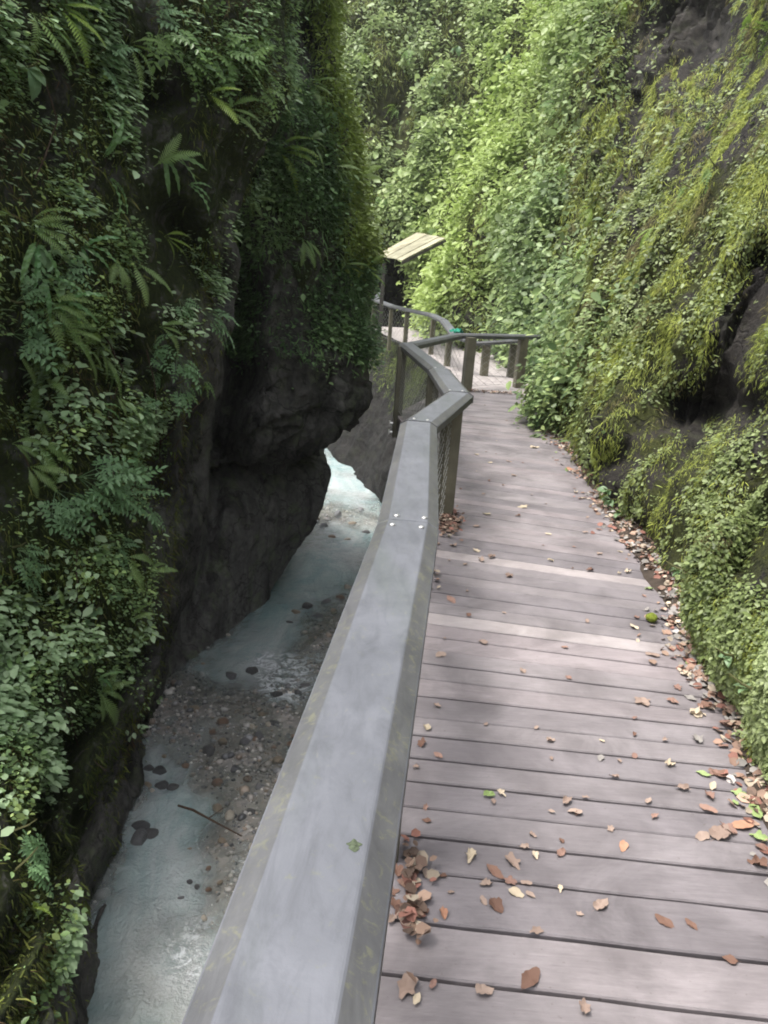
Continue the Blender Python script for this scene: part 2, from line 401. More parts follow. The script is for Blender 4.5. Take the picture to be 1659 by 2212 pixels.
def barkA(x, y):   # bare rock: band along the gorge side edge and lowest strip
    E_ = np.interp(y, [-300, 200, 500, 700, 900, 1100, 1300, 1480, 1700, 1900, 2212], [650, 610, 500, 500, 440, 425, 390, 345, 300, 245, 180])
    return E_-x
def mossA(x, y, P, N):
    d = barkA(x, y)
    wband = np.interp(y, [400, 700, 900, 1300, 1480, 1700, 2212], [10, 60, 105, 75, 60, 75, 85])
    m = np.clip((d-wband)/40, -.5, .55)
    return np.where(y < 420, .6, m+.1)
LA = finish_wall('cliff', P, dispA, mossA, M_rockL, 'dark fern-covered cliff filling the left side, nearest the camera', feats=featsA)

# --- second left cliff, further up the gorge
def rB(py, e, ye=10.6, d=0):
    return (py, [(360, 9.0+d), (520, 9.4+d), (650, 9.8+d), (e, ye+d), (e-50, 13.5+d)])
rowsB = [rB(-300, 680), rB(0, 688), rB(100, 698), rB(200, 704), rB(300, 730), rB(380, 750), rB(500, 756), rB(640, 758), rB(700, 764), rB(780, 770),
 rB(860, 752), (920, [(430, 9.2), (520, 9.5), (620, 9.8), (712, 10.5), (680, 13)]),
 (950, [(430, 9.3), (530, 9.6), (620, 9.9), ((692, 940), 10.6), ((670, 940), 13)]),
 (962, [(430, 9.7), (530, 10.0), (620, 10.3), ((690, 948), 11.2), ((668, 948), 13)]),
 (955, [(430, 12), (530, 12.2), (620, 12.5), ((680, 940), 13), ((660, 940), 14)])]
g = resample_rows(rowsB, 300, 460); P = smooth(PY(g[..., 0], g[..., 1], g[..., 2]), 3)
def dispB(P, N):
    blk = np.abs(((P[..., 2]*1.5+fbm(P*.8, 2, 3)*.8) % 1)-.5)
    low = np.clip((1.0-P[..., 2])/1.0, 0, 1)
    return .22*ridged(P*np.array([.9, .9, .7]), 4, 21)+.10*fbm(P*3, 4, 8)+low*(.05*np.minimum(blk*5, 1)+.16*np.round(2.2*fbm(P*np.array([1.6, 1.6, 2.2])+fbm(P*3, 2, 6)[..., None]*.25, 2, 4))/1.5)+.05*fbm(P*6, 4, 2)+low*.05*ridged(P*5, 3, 12)
featsB = [lambda x, y: 1.1*seg_d(x, y, [(500, 700), (520, 800), (470, 960)], 28), lambda x, y: .8*ell(x, y, 640, 90, 60, 120),
 lambda x, y: .9*seg_d(x, y, [(470, 520), (520, 640)], 35)]
def mossB(x, y, P, N):
    m = .55-1.3*ell(x, y, 640, 110, 90, 160)-1.2*ell(x, y, 600, 860, 170, 150)-.8*ell(x, y, 510, 640, 60, 160)
    return np.clip(m, -.5, .6)
LB = finish_wall('cliff', P, dispB, mossB, M_rockL, 'dark ivy-covered cliff with blocky bare rock at its foot, behind the fern cliff', feats=featsB)

# --- smooth overhanging boulder wall at the water
rowsC = [(900, [(340, 12.5), (440, 12.6), (560, 12.8), (700, 13.4), (650, 15)]),
 (955, [(340, 11.8), (440, 12.0), (560, 12.3), (703, 12.9), (660, 15)]),
 (985, [(340, 10.5), (440, 10.9), (560, 11.5), (705, 12.2), (660, 15)]),
 (1020, [(340, 9.6), (440, 9.9), (560, 10.6), (705, 11.7), (660, 15)]),
 (1080, [(335, 9.3), (430, 9.6), (560, 10.3), (692, 11.5), (650, 14.5)]),
 (1150, [(330, 9.0), (430, 9.3), (550, 10.0), (656, 11.2), (620, 14)]),
 (1230, [(330, 8.8), (420, 9.1), (520, 9.8), (612, 11.0), (580, 13.5)]),
 (1340, [(325, 8.5), (400, 8.8), (480, 9.3), (563, 10.3), (530, 12)]),
 (1400, [(320, 8.3), (380, 8.5), (440, 8.9), (500, 9.6), (470, 11)]),
 (1440, [(320, 8.1), (360, 8.3), (400, 8.5), (448, 9.0), (430, 10)]),
 (1500, [(310, 7.7), (330, 7.9), (350, 8.1), (365, 8.4), (360, 9.3)]),
 (1600, [(300, 7.4), (310, 7.5), (320, 7.6), (330, 7.8), (340, 9)])]
g = resample_rows(rowsC, 260, 320); P = smooth(PY(g[..., 0], g[..., 1], g[..., 2]), 6)
def dispC(P, N):
    lay = ridged(P*np.array([.8, .8, 2.6])+fbm(P*.7, 2, 31)[..., None]*.8, 3, 41)
    return .14*fbm(P*.8, 3, 30)+.035*lay+.05*fbm(P*3.5, 5, 32)+.02*ridged(P*9, 3, 33)
featsC = [lambda x, y: .3*seg_d(x, y, [(470, 1010), (450, 1200), (400, 1380)], 14)]
LC = finish_wall('cliff', P, dispC, lambda x, y, P, N: np.full(x.shape, -.35), M_rockB, 'smooth dark overhanging rock wall curving down into the river below the blocky rock', feats=featsC)

# --- right wall: plan polyline (its foot) and a leaning profile
base = np.array([(1.05, -2.5), (1.12, -.5), (1.25, .8), (1.42, 1.9), (1.60, 2.7), (1.66, 3.4), (1.80, 4.4), (1.90, 5.6), (2.04, 7.4), (2.12, 8.9), (2.12, 10.2), (2.3, 11.4),
 (2.7, 12.4), (3.0, 14), (3.05, 16.2), (2.75, 18.5), (2.3, 21), (1.55, 23.4), (1.25, 25.2), (1.3, 27), (.4, 29.5), (-1.5, 31.5), (-5, 33), (-9, 33.5)])
sl_ = np.concatenate([[0], np.cumsum(np.linalg.norm(np.diff(base, axis=0), axis=1))])
# denser sampling close to the camera
uu = np.linspace(0, 1, 760)**1.35*sl_[-1]
bx, by = np.interp(uu, sl_, base[:, 0]), np.interp(uu, sl_, base[:, 1])
kern = np.ones(15)/15
bx = np.convolve(np.pad(bx, 7, 'edge'), kern, 'valid'); by = np.convolve(np.pad(by, 7, 'edge'), kern, 'valid')
tx, ty = np.gradient(bx), np.gradient(by); tl = np.hypot(tx, ty); ox, oy = ty/tl, -tx/tl   # outward (into the rock)
NVR = 520
tt = np.linspace(0, 1, NVR)[:, None]**1.15
zmax = np.clip(4.6+.36*by, 4.2, 15)[None]
zz = -.5+tt*(zmax+.5)
lean = np.interp(by, [0, 6, 12, 20, 30], [.34, .36, .30, .26, .35])[None]
off = lean*np.clip(zz, 0, 99)+.012*np.clip(zz, 0, 99)**2
off = off-.30*np.exp(-((zz-.45)/.30)**2)*(np.clip(fbm(np.stack([by*.9, by*0, by*0], -1), 2, 3), -1, 1)*.5+.5)[None]*np.clip((11-by)/3, 0, 1)[None]
off = np.clip(off, -.05, 99)
P = np.stack([bx[None]+ox[None]*off, by[None]+oy[None]*off, zz+0*bx[None]], -1)
def dispR(P, N):
    up = np.clip(P[..., 2]*1.2+.15, 0.12, 1)
    a = np.interp(P[..., 1], [0, 8, 20, 30], [.22, .34, .7, 1.0])
    d = a*.9*fbm(P*np.array([.8, .65, .45]), 3, 51)+.26*ridged(P*np.array([1.5, 1.5, .42])+fbm(P*.8, 2, 55)[..., None]*.5, 4, 52)*np.interp(P[..., 1], [0, 20], [.8, 2.2])
    d = d-.05
    return up*d+.045*fbm(P*np.array([7, 7, 4.]), 4, 53)
featsR = [lambda x, y: 2.6*ell(x, y, 1525, 70, 135, 170, 8), lambda x, y: .9*ell(x, y, 1360, 150, 50, 220, 8), lambda x, y: .8*seg_d(x, y, [(1385, 230), (1375, 400)], 30),
 lambda x, y: .55*seg_d(x, y, [(1659, 590), (1610, 720), (1555, 830), (1530, 900)], 30), lambda x, y: .5*ell(x, y, 1590, 880, 95, 45, -8), lambda x, y: .35*seg_d(x, y, [(1480, 870), (1505, 960)], 28),
 lambda x, y: .45*ell(x, y, 1385, 1165, 38, 32), lambda x, y: .35*ell(x, y, 1330, 990, 50, 40), lambda x, y: .25*seg_d(x, y, [(1540, 1500), (1600, 1560)], 22),
 lambda x, y: 1.4*ell(x, y, 1080, 600, 32, 90), lambda x, y: 1.0*ell(x, y, 1180, 300, 30, 120, 15), lambda x, y: 1.2*ell(x, y, 940, 590, 30, 80, 5), lambda x, y: 1.0*ell(x, y, 1050, 330, 25, 100, 20),
 lambda x, y: 5.5*np.clip(ell(x, y, 846, 630, 42, 80)*1.8, 0, 1), lambda x, y: .8*ell(x, y, 850, 300, 20, 90, 10), lambda x, y: .25*seg_d(x, y, [(1640, 1100), (1600, 1230)], 20),
 lambda x, y: .9*seg_d(x, y, [(1140, 640), (1120, 760)], 16)]
def mossR(x, y, P, N):
    m = .6-2.0*ell(x, y, 1525, 70, 150, 190, 8)-1.0*ell(x, y, 1590, 850, 110, 70, -20)-.9*ell(x, y, 1080, 620, 45, 120)-.6*ell(x, y, 1370, 280, 40, 200)-.7*ell(x, y, 1310, 1010, 60, 70)
    m = m-.7*seg_d(x, y, [(1640, 560), (1520, 900)], 32)-2.5*ell(x, y, 846, 635, 50, 95)-.5*ell(x, y, 1000, 660, 60, 60)
    return np.clip(m-.35*np.clip(.25-P[..., 2], 0, 1), -.6, .6)
WR = finish_wall('cliff', P, dispR, mossR, M_rockR, 'long leaning mossy cliff rising along the right side of the boardwalk', feats=featsR)

# --- river bank under the far walkway
top = np.array([(.05, -1), (.02, 3), (.28, 4.6), (.55, 6), (.5, 7.7), (.2, 10.2), (.45, 11.4), (.95, 13.3), (1.0, 15.5), (.75, 19), (.2, 22.5), (-.6, 26), (-2, 30)])
bot = np.array([(.75, -1), (.75, 3), (.75, 4.6), (.7, 6), (.65, 7.7), (.6, 10.2), (.4, 12), (.12, 14.5), (-.05, 16.2), (-.6, 17.7), (-1.6, 20), (-2.5, 23), (-4, 28)])
K = 260; s0 = np.linspace(0, 1, K); ss = np.linspace(0, 1, len(top))
T_ = np.stack([np.interp(s0, ss, top[:, c]) for c in (0, 1)], -1); B_ = np.stack([np.interp(s0, ss, bot[:, c]) for c in (0, 1)], -1)
vv = np.linspace(0, 1, 150)[:, None, None]
XY = T_[None]*(1-vv)+B_[None]*vv; XY[..., 0] += .22*np.sin(vv[..., 0]*math.pi)*-1*np.clip((XY[..., 1]-12)/4, 0, 1)
P = np.concatenate([XY, (-.14-3.5*vv)+0*XY[..., :1]], -1)
def dispD(P, N):
    return .10*ridged(P*np.array([1, 1, .8]), 4, 61)*np.clip((P[..., 1]-9)/3, .3, 2.2)+.05*fbm(P*4, 4, 62)-.02
LD = finish_wall('river_bank', P, dispD, lambda x, y, P, N: np.clip(.5+P[..., 2]*.5, -.5, .5), M_rockShade, 'rock bank coloured dark as if shaded, dropping from the walkway to the river', 'rock bank')

# ------------------------------------------------------------------ river bed and water
pools = [(690, 1225, 120, 62, -20, 1.1), (745, 1025, 80, 46, 25, 1.2), (575, 1370, 60, 90, 35, .9), (500, 1440, 70, 40, 0, .5), (372, 1775, 80, 48, -20, 1.0), (335, 1655, 40, 34, 0, .6), (350, 1870, 75, 80, 20, .75), (260, 2000, 60, 110, 25, .5), (470, 2090, 60, 60, 0, .35), (640, 1620, 26, 26, 0, .4)]
nx, ny = 260, 560
gx = np.linspace(-7, 2.2, nx); gy = 2.4+(np.linspace(0, 1, ny)**1.5)*33
GX, GY = np.meshgrid(gx, gy); PW = np.stack([GX, GY, np.full_like(GX, WZ)], -1)
qx, qy, qz = proj(PW)
def bar_f(qx, qy):
    return np.clip(1.02-sum(a*ell(qx, qy, cx, cy, rx, ry, an) for cx, cy, rx, ry, an, a in pools), 0, 1.05)*np.clip(1.25-.75*np.clip((qy-1850)/250, 0, 1), 0, 1)
bf = bar_f(qx, qy)*np.where(qz > 1, 1, 0)
bedz = WZ-.45+.435*bf+.10*fbm(PW*1.5, 3, 71)*(1-.4*bf)+.05*fbm(PW*5, 3, 72)
idx = np.arange(nx*ny).reshape(ny, nx); FW = np.stack([idx[:-1, :-1], idx[:-1, 1:], idx[1:, 1:], idx[1:, :-1]], -1).reshape(-1, 4)
k = NT('river_bed_gravel'); co = k.co('Object')
v = k.n('ShaderNodeTexVoronoi', i_Scale=16.); k.l(co, v.inputs['Vector'])
c = k.ramp(v.outputs['Color'], [(.1, (.22, .21, .20)), (.35, (.42, .39, .35)), (.55, (.28, .27, .25)), (.75, (.43, .38, .33)), (.95, (.58, .55, .51))])
c = k.mix(k.noise(14, 6, .7, co), c, (.12, .115, .105))
M_bed = k.done(k.bsdf(c, .5, .4, v.outputs['Distance'], -.8, .05).outputs[0])
o = link('river_bed', mesh_np('river_bed', np.stack([GX, GY, bedz], -1), FW, mats=[M_bed], smooth=True)); tag(o, kind='structure')
wav = np.clip(.3+bf, 0, 1)
wz = WZ+.018*fbm(PW*np.array([3.5, 2.2, 1]), 3, 73)+.016*ridged(PW*np.array([9, 7, 1]), 2, 74)*wav
depth = np.clip(wz-bedz, 0, 1)
op = 1-np.exp(-np.clip(depth-.03, 0, 1)*6.5); st_ = np.clip(.15+fbm(PW*np.array([2.2, 1.0, 1]), 4, 77)*2.0, 0, 1)*bf
op = np.clip(op*.72+.30*st_, .07, .97)
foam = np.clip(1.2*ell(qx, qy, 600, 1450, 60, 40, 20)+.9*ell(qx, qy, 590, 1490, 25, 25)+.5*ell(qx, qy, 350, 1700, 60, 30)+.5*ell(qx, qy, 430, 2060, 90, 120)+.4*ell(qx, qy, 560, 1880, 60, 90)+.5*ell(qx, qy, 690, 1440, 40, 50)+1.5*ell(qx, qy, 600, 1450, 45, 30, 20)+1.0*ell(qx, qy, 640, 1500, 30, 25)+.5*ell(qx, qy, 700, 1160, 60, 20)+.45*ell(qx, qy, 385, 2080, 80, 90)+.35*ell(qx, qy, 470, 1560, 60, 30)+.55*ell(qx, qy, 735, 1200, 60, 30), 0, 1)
k = NT('milky_turquoise_water'); co = k.co('Object'); co2 = k.co('Object', (1.0, .35, 1), (0, 0, .25))
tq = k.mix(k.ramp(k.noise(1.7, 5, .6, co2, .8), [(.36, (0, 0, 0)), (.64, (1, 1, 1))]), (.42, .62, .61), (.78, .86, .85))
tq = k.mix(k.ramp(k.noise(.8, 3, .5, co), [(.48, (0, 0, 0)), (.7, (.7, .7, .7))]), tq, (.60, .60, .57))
foam_glint = k.math('MULTIPLY', k.attr('foam'), k.ramp(k.noise(6, 8, .75, co, 1.5), [(.42, (0, 0, 0)), (.56, (1, 1, 1))]))
glint_specks = k.math('MULTIPLY', k.attr('shallow'), k.ramp(k.noise(38, 3, .6, k.co('Object', (1, 2.2, 1), (0, 0, .4)), .5), [(.62, (0, 0, 0)), (.70, (.9, .9, .9))]))  # white specks painted on the shallows as water glitter, joined to the foam
foam_glint = k.math('MAXIMUM', foam_glint, glint_specks)
tq = k.mix(foam_glint, tq, (.85, .88, .90))
rip = k.math('ADD', k.noise(12, 4, .6, k.co('Object', (1.6, .7, 1)), .8), k.noise(34, 3, .6, co))
b = k.bsdf(tq, .12, .8, rip, .9, .05)
tr = k.n('ShaderNodeBsdfTransparent'); tr.inputs[0].default_value = (.92, .92, .90, 1)
gl = k.n('ShaderNodeBsdfGlossy'); gl.inputs['Roughness'].default_value = .1
bp = k.n('ShaderNodeBump', i_Strength=.6, i_Distance=.03); k.l(rip, bp.inputs['Height']); k.l(bp.outputs[0], gl.inputs['Normal'])
fr = k.n('ShaderNodeFresnel', i_IOR=1.33); k.l(bp.outputs[0], fr.inputs['Normal'])
m0 = k.n('ShaderNodeMixShader'); k.l(fr.outputs[0], m0.inputs[0]); k.l(tr.outputs[0], m0.inputs[1]); k.l(gl.outputs[0], m0.inputs[2])
m1 = k.n('ShaderNodeMixShader'); k.l(k.math('MAXIMUM', k.attr('opacity'), foam_glint), m1.inputs[0]); k.l(m0.outputs[0], m1.inputs[1]); k.l(b.outputs[0], m1.inputs[2])
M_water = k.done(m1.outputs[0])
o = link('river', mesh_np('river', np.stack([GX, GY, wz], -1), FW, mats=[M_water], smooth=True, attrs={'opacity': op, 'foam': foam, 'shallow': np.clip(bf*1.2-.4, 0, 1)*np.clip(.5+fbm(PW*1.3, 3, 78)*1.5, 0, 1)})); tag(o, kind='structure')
# ground under everything so nothing floats over a void
o = link('ground', mesh_np('ground', [(-40, -30, -4.6), (40, -30, -4.6), (40, 60, -4.6), (-40, 60, -4.6)], [(0, 1, 2, 3)], mats=[M_soil])); tag(o, kind='structure')

def surf_z(p):
    i = np.clip(np.searchsorted(gy, p[:, 1])-1, 0, ny-1); j = np.clip(np.searchsorted(gx, p[:, 0])-1, 0, nx-1); return bedz[i, j]
import bmesh
def rock_mesh(name, seed, sub=2, flat=.6):
    bm = bmesh.new(); bmesh.ops.create_icosphere(bm, subdivisions=sub, radius=1)
    co_ = np.array([v.co for v in bm.verts]); n = fbm(co_*1.1+seed*9.1, 3, seed)
    pl = unit(np.random.default_rng(seed).normal(size=(7, 3)))
    d = co_*(1+.28*n)[:, None]
    for q in pl:                                  # cut a few facets
        h = d@q; lim = .72+.12*np.random.default_rng(seed+3).random()
        d = d-np.maximum(h-lim, 0)[:, None]*q*.85
    d = d*np.array([1, .75+.2*random.random(), flat])
    for v_, q in zip(bm.verts, d): v_.co = q
    me = bpy.data.meshes.new(name); bm.to_mesh(me); bm.free(); me.polygons.foreach_set('use_smooth', np.ones(len(me.polygons), bool)); return me

# labels that single things out --------------------------------------
PEND = []
def later(o, base, cat, group, px, py): PEND.append((o, base, cat, group, px, py))
def flush():
    from collections import defaultdict
    d = defaultdict(list)
    for t in PEND: d[t[1]].append(t)
    o_ = lambda k: {1: '1st', 2: '2nd', 3: '3rd'}.get(k, '%dth' % k)
    for b, L in d.items():
        L.sort(key=lambda t: t[4])
        for i, (o, base, cat, group, px, py) in enumerate(L):
            n = len(L)
            s = base if n == 1 else (('left of two: ' if i == 0 else 'right of two: ')+base if n == 2 else '%s from left of %d: %s' % (o_(i+1), n, base))
            tag(o, s, cat, group)

# gravel (uncountable) and the larger stones
ico = rock_mesh('tmp', 1, 1, .6); tv = np.array([v.co for v in ico.vertices]); tf = np.array([list(p.vertices) for p in ico.polygons]); bpy.data.meshes.remove(ico)
SC = 1.7*np.array([(.20, .19, .175), (.13, .13, .132), (.19, .155, .125), (.17, .155, .14), (.36, .34, .31), (.07, .07, .072), (.24, .23, .22)])
n = 60000
cx_ = rng.uniform(-7, 1.2, n*6); cy_ = 2.6+rng.random(n*6)**1.3*20
pp = np.stack([cx_, cy_, cx_*0+WZ], -1); ax, ay, az = proj(pp)
keep = (bar_f(ax, ay)+.25*fbm(pp*2, 3, 5) > rng.uniform(.15, 1.0, n*6)) & (ax > -50) & (ax < 900) & (ay < 2300); pp = pp[keep][:n]
S = .008+.022*rng.random(len(pp))**3+.06*(rng.random(len(pp)) < .03)*rng.random(len(pp)); pp[:, 2] = surf_z(pp)+S*.2
az_ = rng.uniform(0, 2*np.pi, len(pp)); X = np.stack([np.cos(az_), np.sin(az_), rng.normal(0, .2, len(pp))], -1); Z = unit(np.stack([rng.normal(0, .25, len(pp)), rng.normal(0, .25, len(pp)), np.ones(len(pp))], -1))
Y = unit(np.cross(Z, X)); X = np.cross(Y, Z)
V, F = inst((tv, tf), pp, X, Y, Z, S); cc = SC[rng.integers(0, len(SC), len(pp))]*rng.uniform(.6, 1.3, (len(pp), 1))
o = link('gravel', mesh_np('gravel', V, F3=F, mats=[M_stoneT], smooth=True, colr=np.repeat(cc, len(tv), 0))); tag(o, 'mixed brown and grey gravel in the shallow river', 'gravel', kind='stuff')
stm = {kk: [rock_mesh('river_stone', 10+i+7*j, 3, .55+.1*i) for i in range(3)] for j, kk in enumerate(STONE)}
for kk in stm:
    for m in stm[kk]: m.materials.append(STONE[kk][0])
hand = [(752, 1268, .15, 'pale'), (705, 1300, .16, 'grey'), (665, 1310, .17, 'dark'), (640, 1322, .13, 'tan'), (685, 1330, .14, 'grey'), (720, 1318, .11, 'tan'), (625, 1345, .12, 'dark'), (735, 1290, .12, 'rust'),
 (640, 1590, .10, 'rust'), (628, 1605, .10, 'rust'), (655, 1570, .08, 'tan'), (480, 1560, .12, 'rust'), (420, 1530, .11, 'tan'), (470, 1690, .10, 'rust'), (345, 1665, .13, 'dark'), (350, 1695, .12, 'dark'), (375, 1700, .12, 'dark'), (320, 1660, .11, 'dark'),
 (545, 1828, .08, 'pale'), (470, 1745, .10, 'tan'), (495, 1760, .10, 'pale'), (480, 1815, .07, 'tan'), (305, 1785, .16, 'dark'), (300, 1812, .17, 'grey'), (325, 1800, .12, 'dark'), (410, 1835, .06, 'tan'), (450, 1875, .05, 'rust'), (410, 1905, .05, 'dark'), (425, 1915, .05, 'dark'),
 (545, 1450, .16, 'dark'), (500, 1460, .17, 'grey'), (660, 1480, .12, 'grey'), (600, 1500, .13, 'dark'), (690, 1500, .12, 'rust'), (700, 1440, .11, 'tan'), (560, 1590, .12, 'grey'), (590, 1560, .12, 'dark'), (530, 1600, .13, 'grey'), (450, 1620, .13, 'dark'), (510, 1660, .12, 'grey'),
 (700, 1135, .18, 'dark'), (730, 1110, .18, 'grey'), (760, 1130, .16, 'tan'), (790, 1150, .18, 'dark'), (715, 1160, .15, 'rust'), (680, 1120, .16, 'tan'), (750, 1165, .15, 'pale'), (780, 1100, .15, 'grey'), (600, 1640, .10, 'tan'), (560, 1700, .09, 'grey'), (610, 1680, .09, 'rust'), (450, 1920, .045, 'rust'), (475, 1905, .045, 'tan'), (390, 1940, .05, 'grey')]
for i in range(66):
    while True:
        x, y = random.uniform(300, 790), random.uniform(1080, 2000)
        if bar_f(np.array(x), np.array(y)) > .7: break
    hand.append((x, y, random.uniform(.04, .09), random.choice(list(STONE))))
for i, (x, y, s, kk) in enumerate(hand):
    p = G(x, y, WZ); o = link('river_stone', stm[kk][i % 3], loc=p+np.array([0, 0, -s*.12]))
    o.rotation_euler = (random.uniform(-.2, .2), random.uniform(-.2, .2), random.uniform(0, 6.28)); s *= .62; o.scale = (s, s, s*random.uniform(.8, 1.15))
    zone = 'far upstream' if y < 1200 else 'by turquoise pool' if y < 1400 else 'in the rapids' if y < 1640 else 'on bar around stick' if y < 1850 else 'in pale water near handrail'
    side = 'left' if x < 480 else 'middle' if x < 620 else 'right'
    later(o, '%s river stone %s, %s' % (STONE[kk][1], zone, side), 'stone', 'stones in the river', x, y)
# stick lying on the bar
mb = MB(); a, b_, e = G(385, 1740, WZ+.10), G(450, 1768, WZ+.12), G(522, 1806, WZ+.08)
mb.tube([a, a*.5+b_*.5+np.array([0, 0, .02]), b_, e], [.011, .012, .010, .006], 7); mb.tube([b_, b_+np.array([.12, .10, .05])], [.006, .003], 5)
o = link('branch', mb.mesh('branch', [M_bark], smooth=True)); tag(o, 'thin dark stick lying across the gravel bar in the river', 'branch')

# ------------------------------------------------------------------ boardwalk
EL = np.array([(-.02, .2), (.0, 1.5), (.08, 3), (.26, 4.6), (.50, 6), (.42, 7.7), (.12, 10.3), (.94, 13.15)])
EY = np.array([.2, 1.5, 3, 4.6, 6, 7.7, 10.3, 13.15]); EXl = EL[:, 0]+.0
def xl(Y): return float(np.interp(Y, EY, EXl))-.05
ANG = lambda Y: math.radians(float(np.interp(Y, [0, 2.9, 3.4, 5.0, 6.2, 9, 13], [-3.3, -3.4, -6.8, -12.5, -16.5, -14, -8])))
YB = [1.591-.157*k for k in range(8, 0, -1)]+[1.591, 1.769, 1.965, 2.123, 2.268, 2.414, 2.554, 2.708, 2.842, 3.019]
while YB[-1] < 13.1: YB.append(YB[-1]+.150+random.uniform(-.006, .006))
wallx = lambda Y: float(np.interp(Y, base[:, 1], base[:, 0]))
bw = empty('boardwalk', (.9, 4, 0)); tag(bw, 'grey plank boardwalk running uphill between the handrail and the mossy cliff', 'boardwalk')
off0 = np.array([.9, 4, 0])
for i, (y0, y1) in enumerate(zip(YB[:-1], YB[1:])):
    g_ = .0055; h = random.uniform(-.003, .003)
    pts = []
    for Yp, dy in ((y0, g_), (y1, -g_)):
        a = ANG(Yp); x0 = xl(Yp); 
        if Yp > 10.3: x0 = xl(Yp)
        xr = 2.35 if Yp < 11 else 2.9
        for X_ in (x0+random.uniform(-.008, .008), xr): pts.append(np.array([X_, Yp+dy+(X_-x0)*math.tan(a), h]))
    q = [pts[0], pts[1], pts[3], pts[2]]
    # subdivided box so edges can be a little worn
    mb = MB(); n = 14; top_ = []
    for s in range(n+1):
        t = s/n; A = q[0]*(1-t)+q[1]*t; B = q[3]*(1-t)+q[2]*t
        A = A+np.array([0, random.uniform(-.0022, .0022), 0]); B = B+np.array([0, random.uniform(-.0022, .0022), 0])
        top_.append((A, B))
    ring = lambda A, B: [A+np.array([0, .004, 0]), B-np.array([0, .004, 0]), B-np.array([0, 0, .005]), B-np.array([0, 0, .034]), A-np.array([0, 0, .034]), A-np.array([0, 0, .005])]
    V_ = []; 
    for A, B in top_: V_ += [p-off0 for p in ring(A, B)]
    fs = []
    for s in range(n):
        for e in range(6): fs.append((s*6+e, s*6+(e+1) % 6, s*6+6+(e+1) % 6, s*6+6+e))
    fs += [tuple(range(6))[::-1], tuple(n*6+e for e in range(6))]
    mb.poly(V_, fs)
    xm = .5*(y0+y1); pale = abs(xm-3.80) < .078 or abs(xm-4.88) < .078
    o = link('plank', mb.mesh('plank', [M_plankL if pale else M_plank]), parent=bw)
    if pale: o['label'] = 'paler worn plank'
mb = MB()
for x_, dz in ((.35, -.11), (1.5, -.11)):
    pts = [(np.array([max(x_, xl(Y)+.12) if x_ < 1 else x_, Y, -.034-.06])-off0) for Y in np.linspace(0, 13, 30)]
    for a, b in zip(pts[:-1], pts[1:]):
        rr = lambda p: [p+np.array([-.035, 0, -.06]), p+np.array([.035, 0, -.06]), p+np.array([.035, 0, .055]), p+np.array([-.035, 0, .055])]
        mb.prism(rr(a), rr(b))
link('joist', mb.mesh('joist', [M_beam]), parent=bw)
# fascia under the plank ends
mb = MB(); pts = [np.array([xl(Y)-.0, Y, -.11])-off0 for Y in np.linspace(.3, 13, 60)]
for a, b in zip(pts[:-1], pts[1:]):
    rr = lambda p: [p+np.array([.0, 0, -.08]), p+np.array([.04, 0, -.08]), p+np.array([.04, 0, .07]), p+np.array([.0, 0, .07])]
    mb.prism(rr(a), rr(b))
link('edge_beam', mb.mesh('edge_beam', [M_beam]), parent=bw)

# far walkway beyond the fence
Lf = [(.96, 13.25), (1.0, 15.5), (.78, 19), (.2, 22.5), (-.6, 26), (-1.6, 29)]
Rf = [(3.3, 13.05), (3.3, 15.6), (3.0, 19), (2.2, 22.5), (1.6, 26), (.4, 29.4)]
V_ = []; n = 60; m_ = 14
for s in np.linspace(0, 1, n):
    t = np.linspace(0, 1, 6); a = np.array([np.interp(s, t, [p[c] for p in Lf]) for c in (0, 1)]); b = np.array([np.interp(s, t, [p[c] for p in Rf]) for c in (0, 1)])
    for u in np.linspace(0, 1, m_):
        p = a*(1-u)+b*u; V_.append((p[0], p[1], -.012+.02*float(vnoise(np.array([p[0]*2, p[1]*2, 0]), 4))))
V_ = np.array(V_); idx = np.arange(n*m_).reshape(n, m_); F = np.stack([idx[:-1, :-1], idx[:-1, 1:], idx[1:, 1:], idx[1:, :-1]], -1).reshape(-1, 4)
me = mesh_np('path', V_, F, mats=[M_path], smooth=True); o = link('path', me); tag(o, kind='structure')

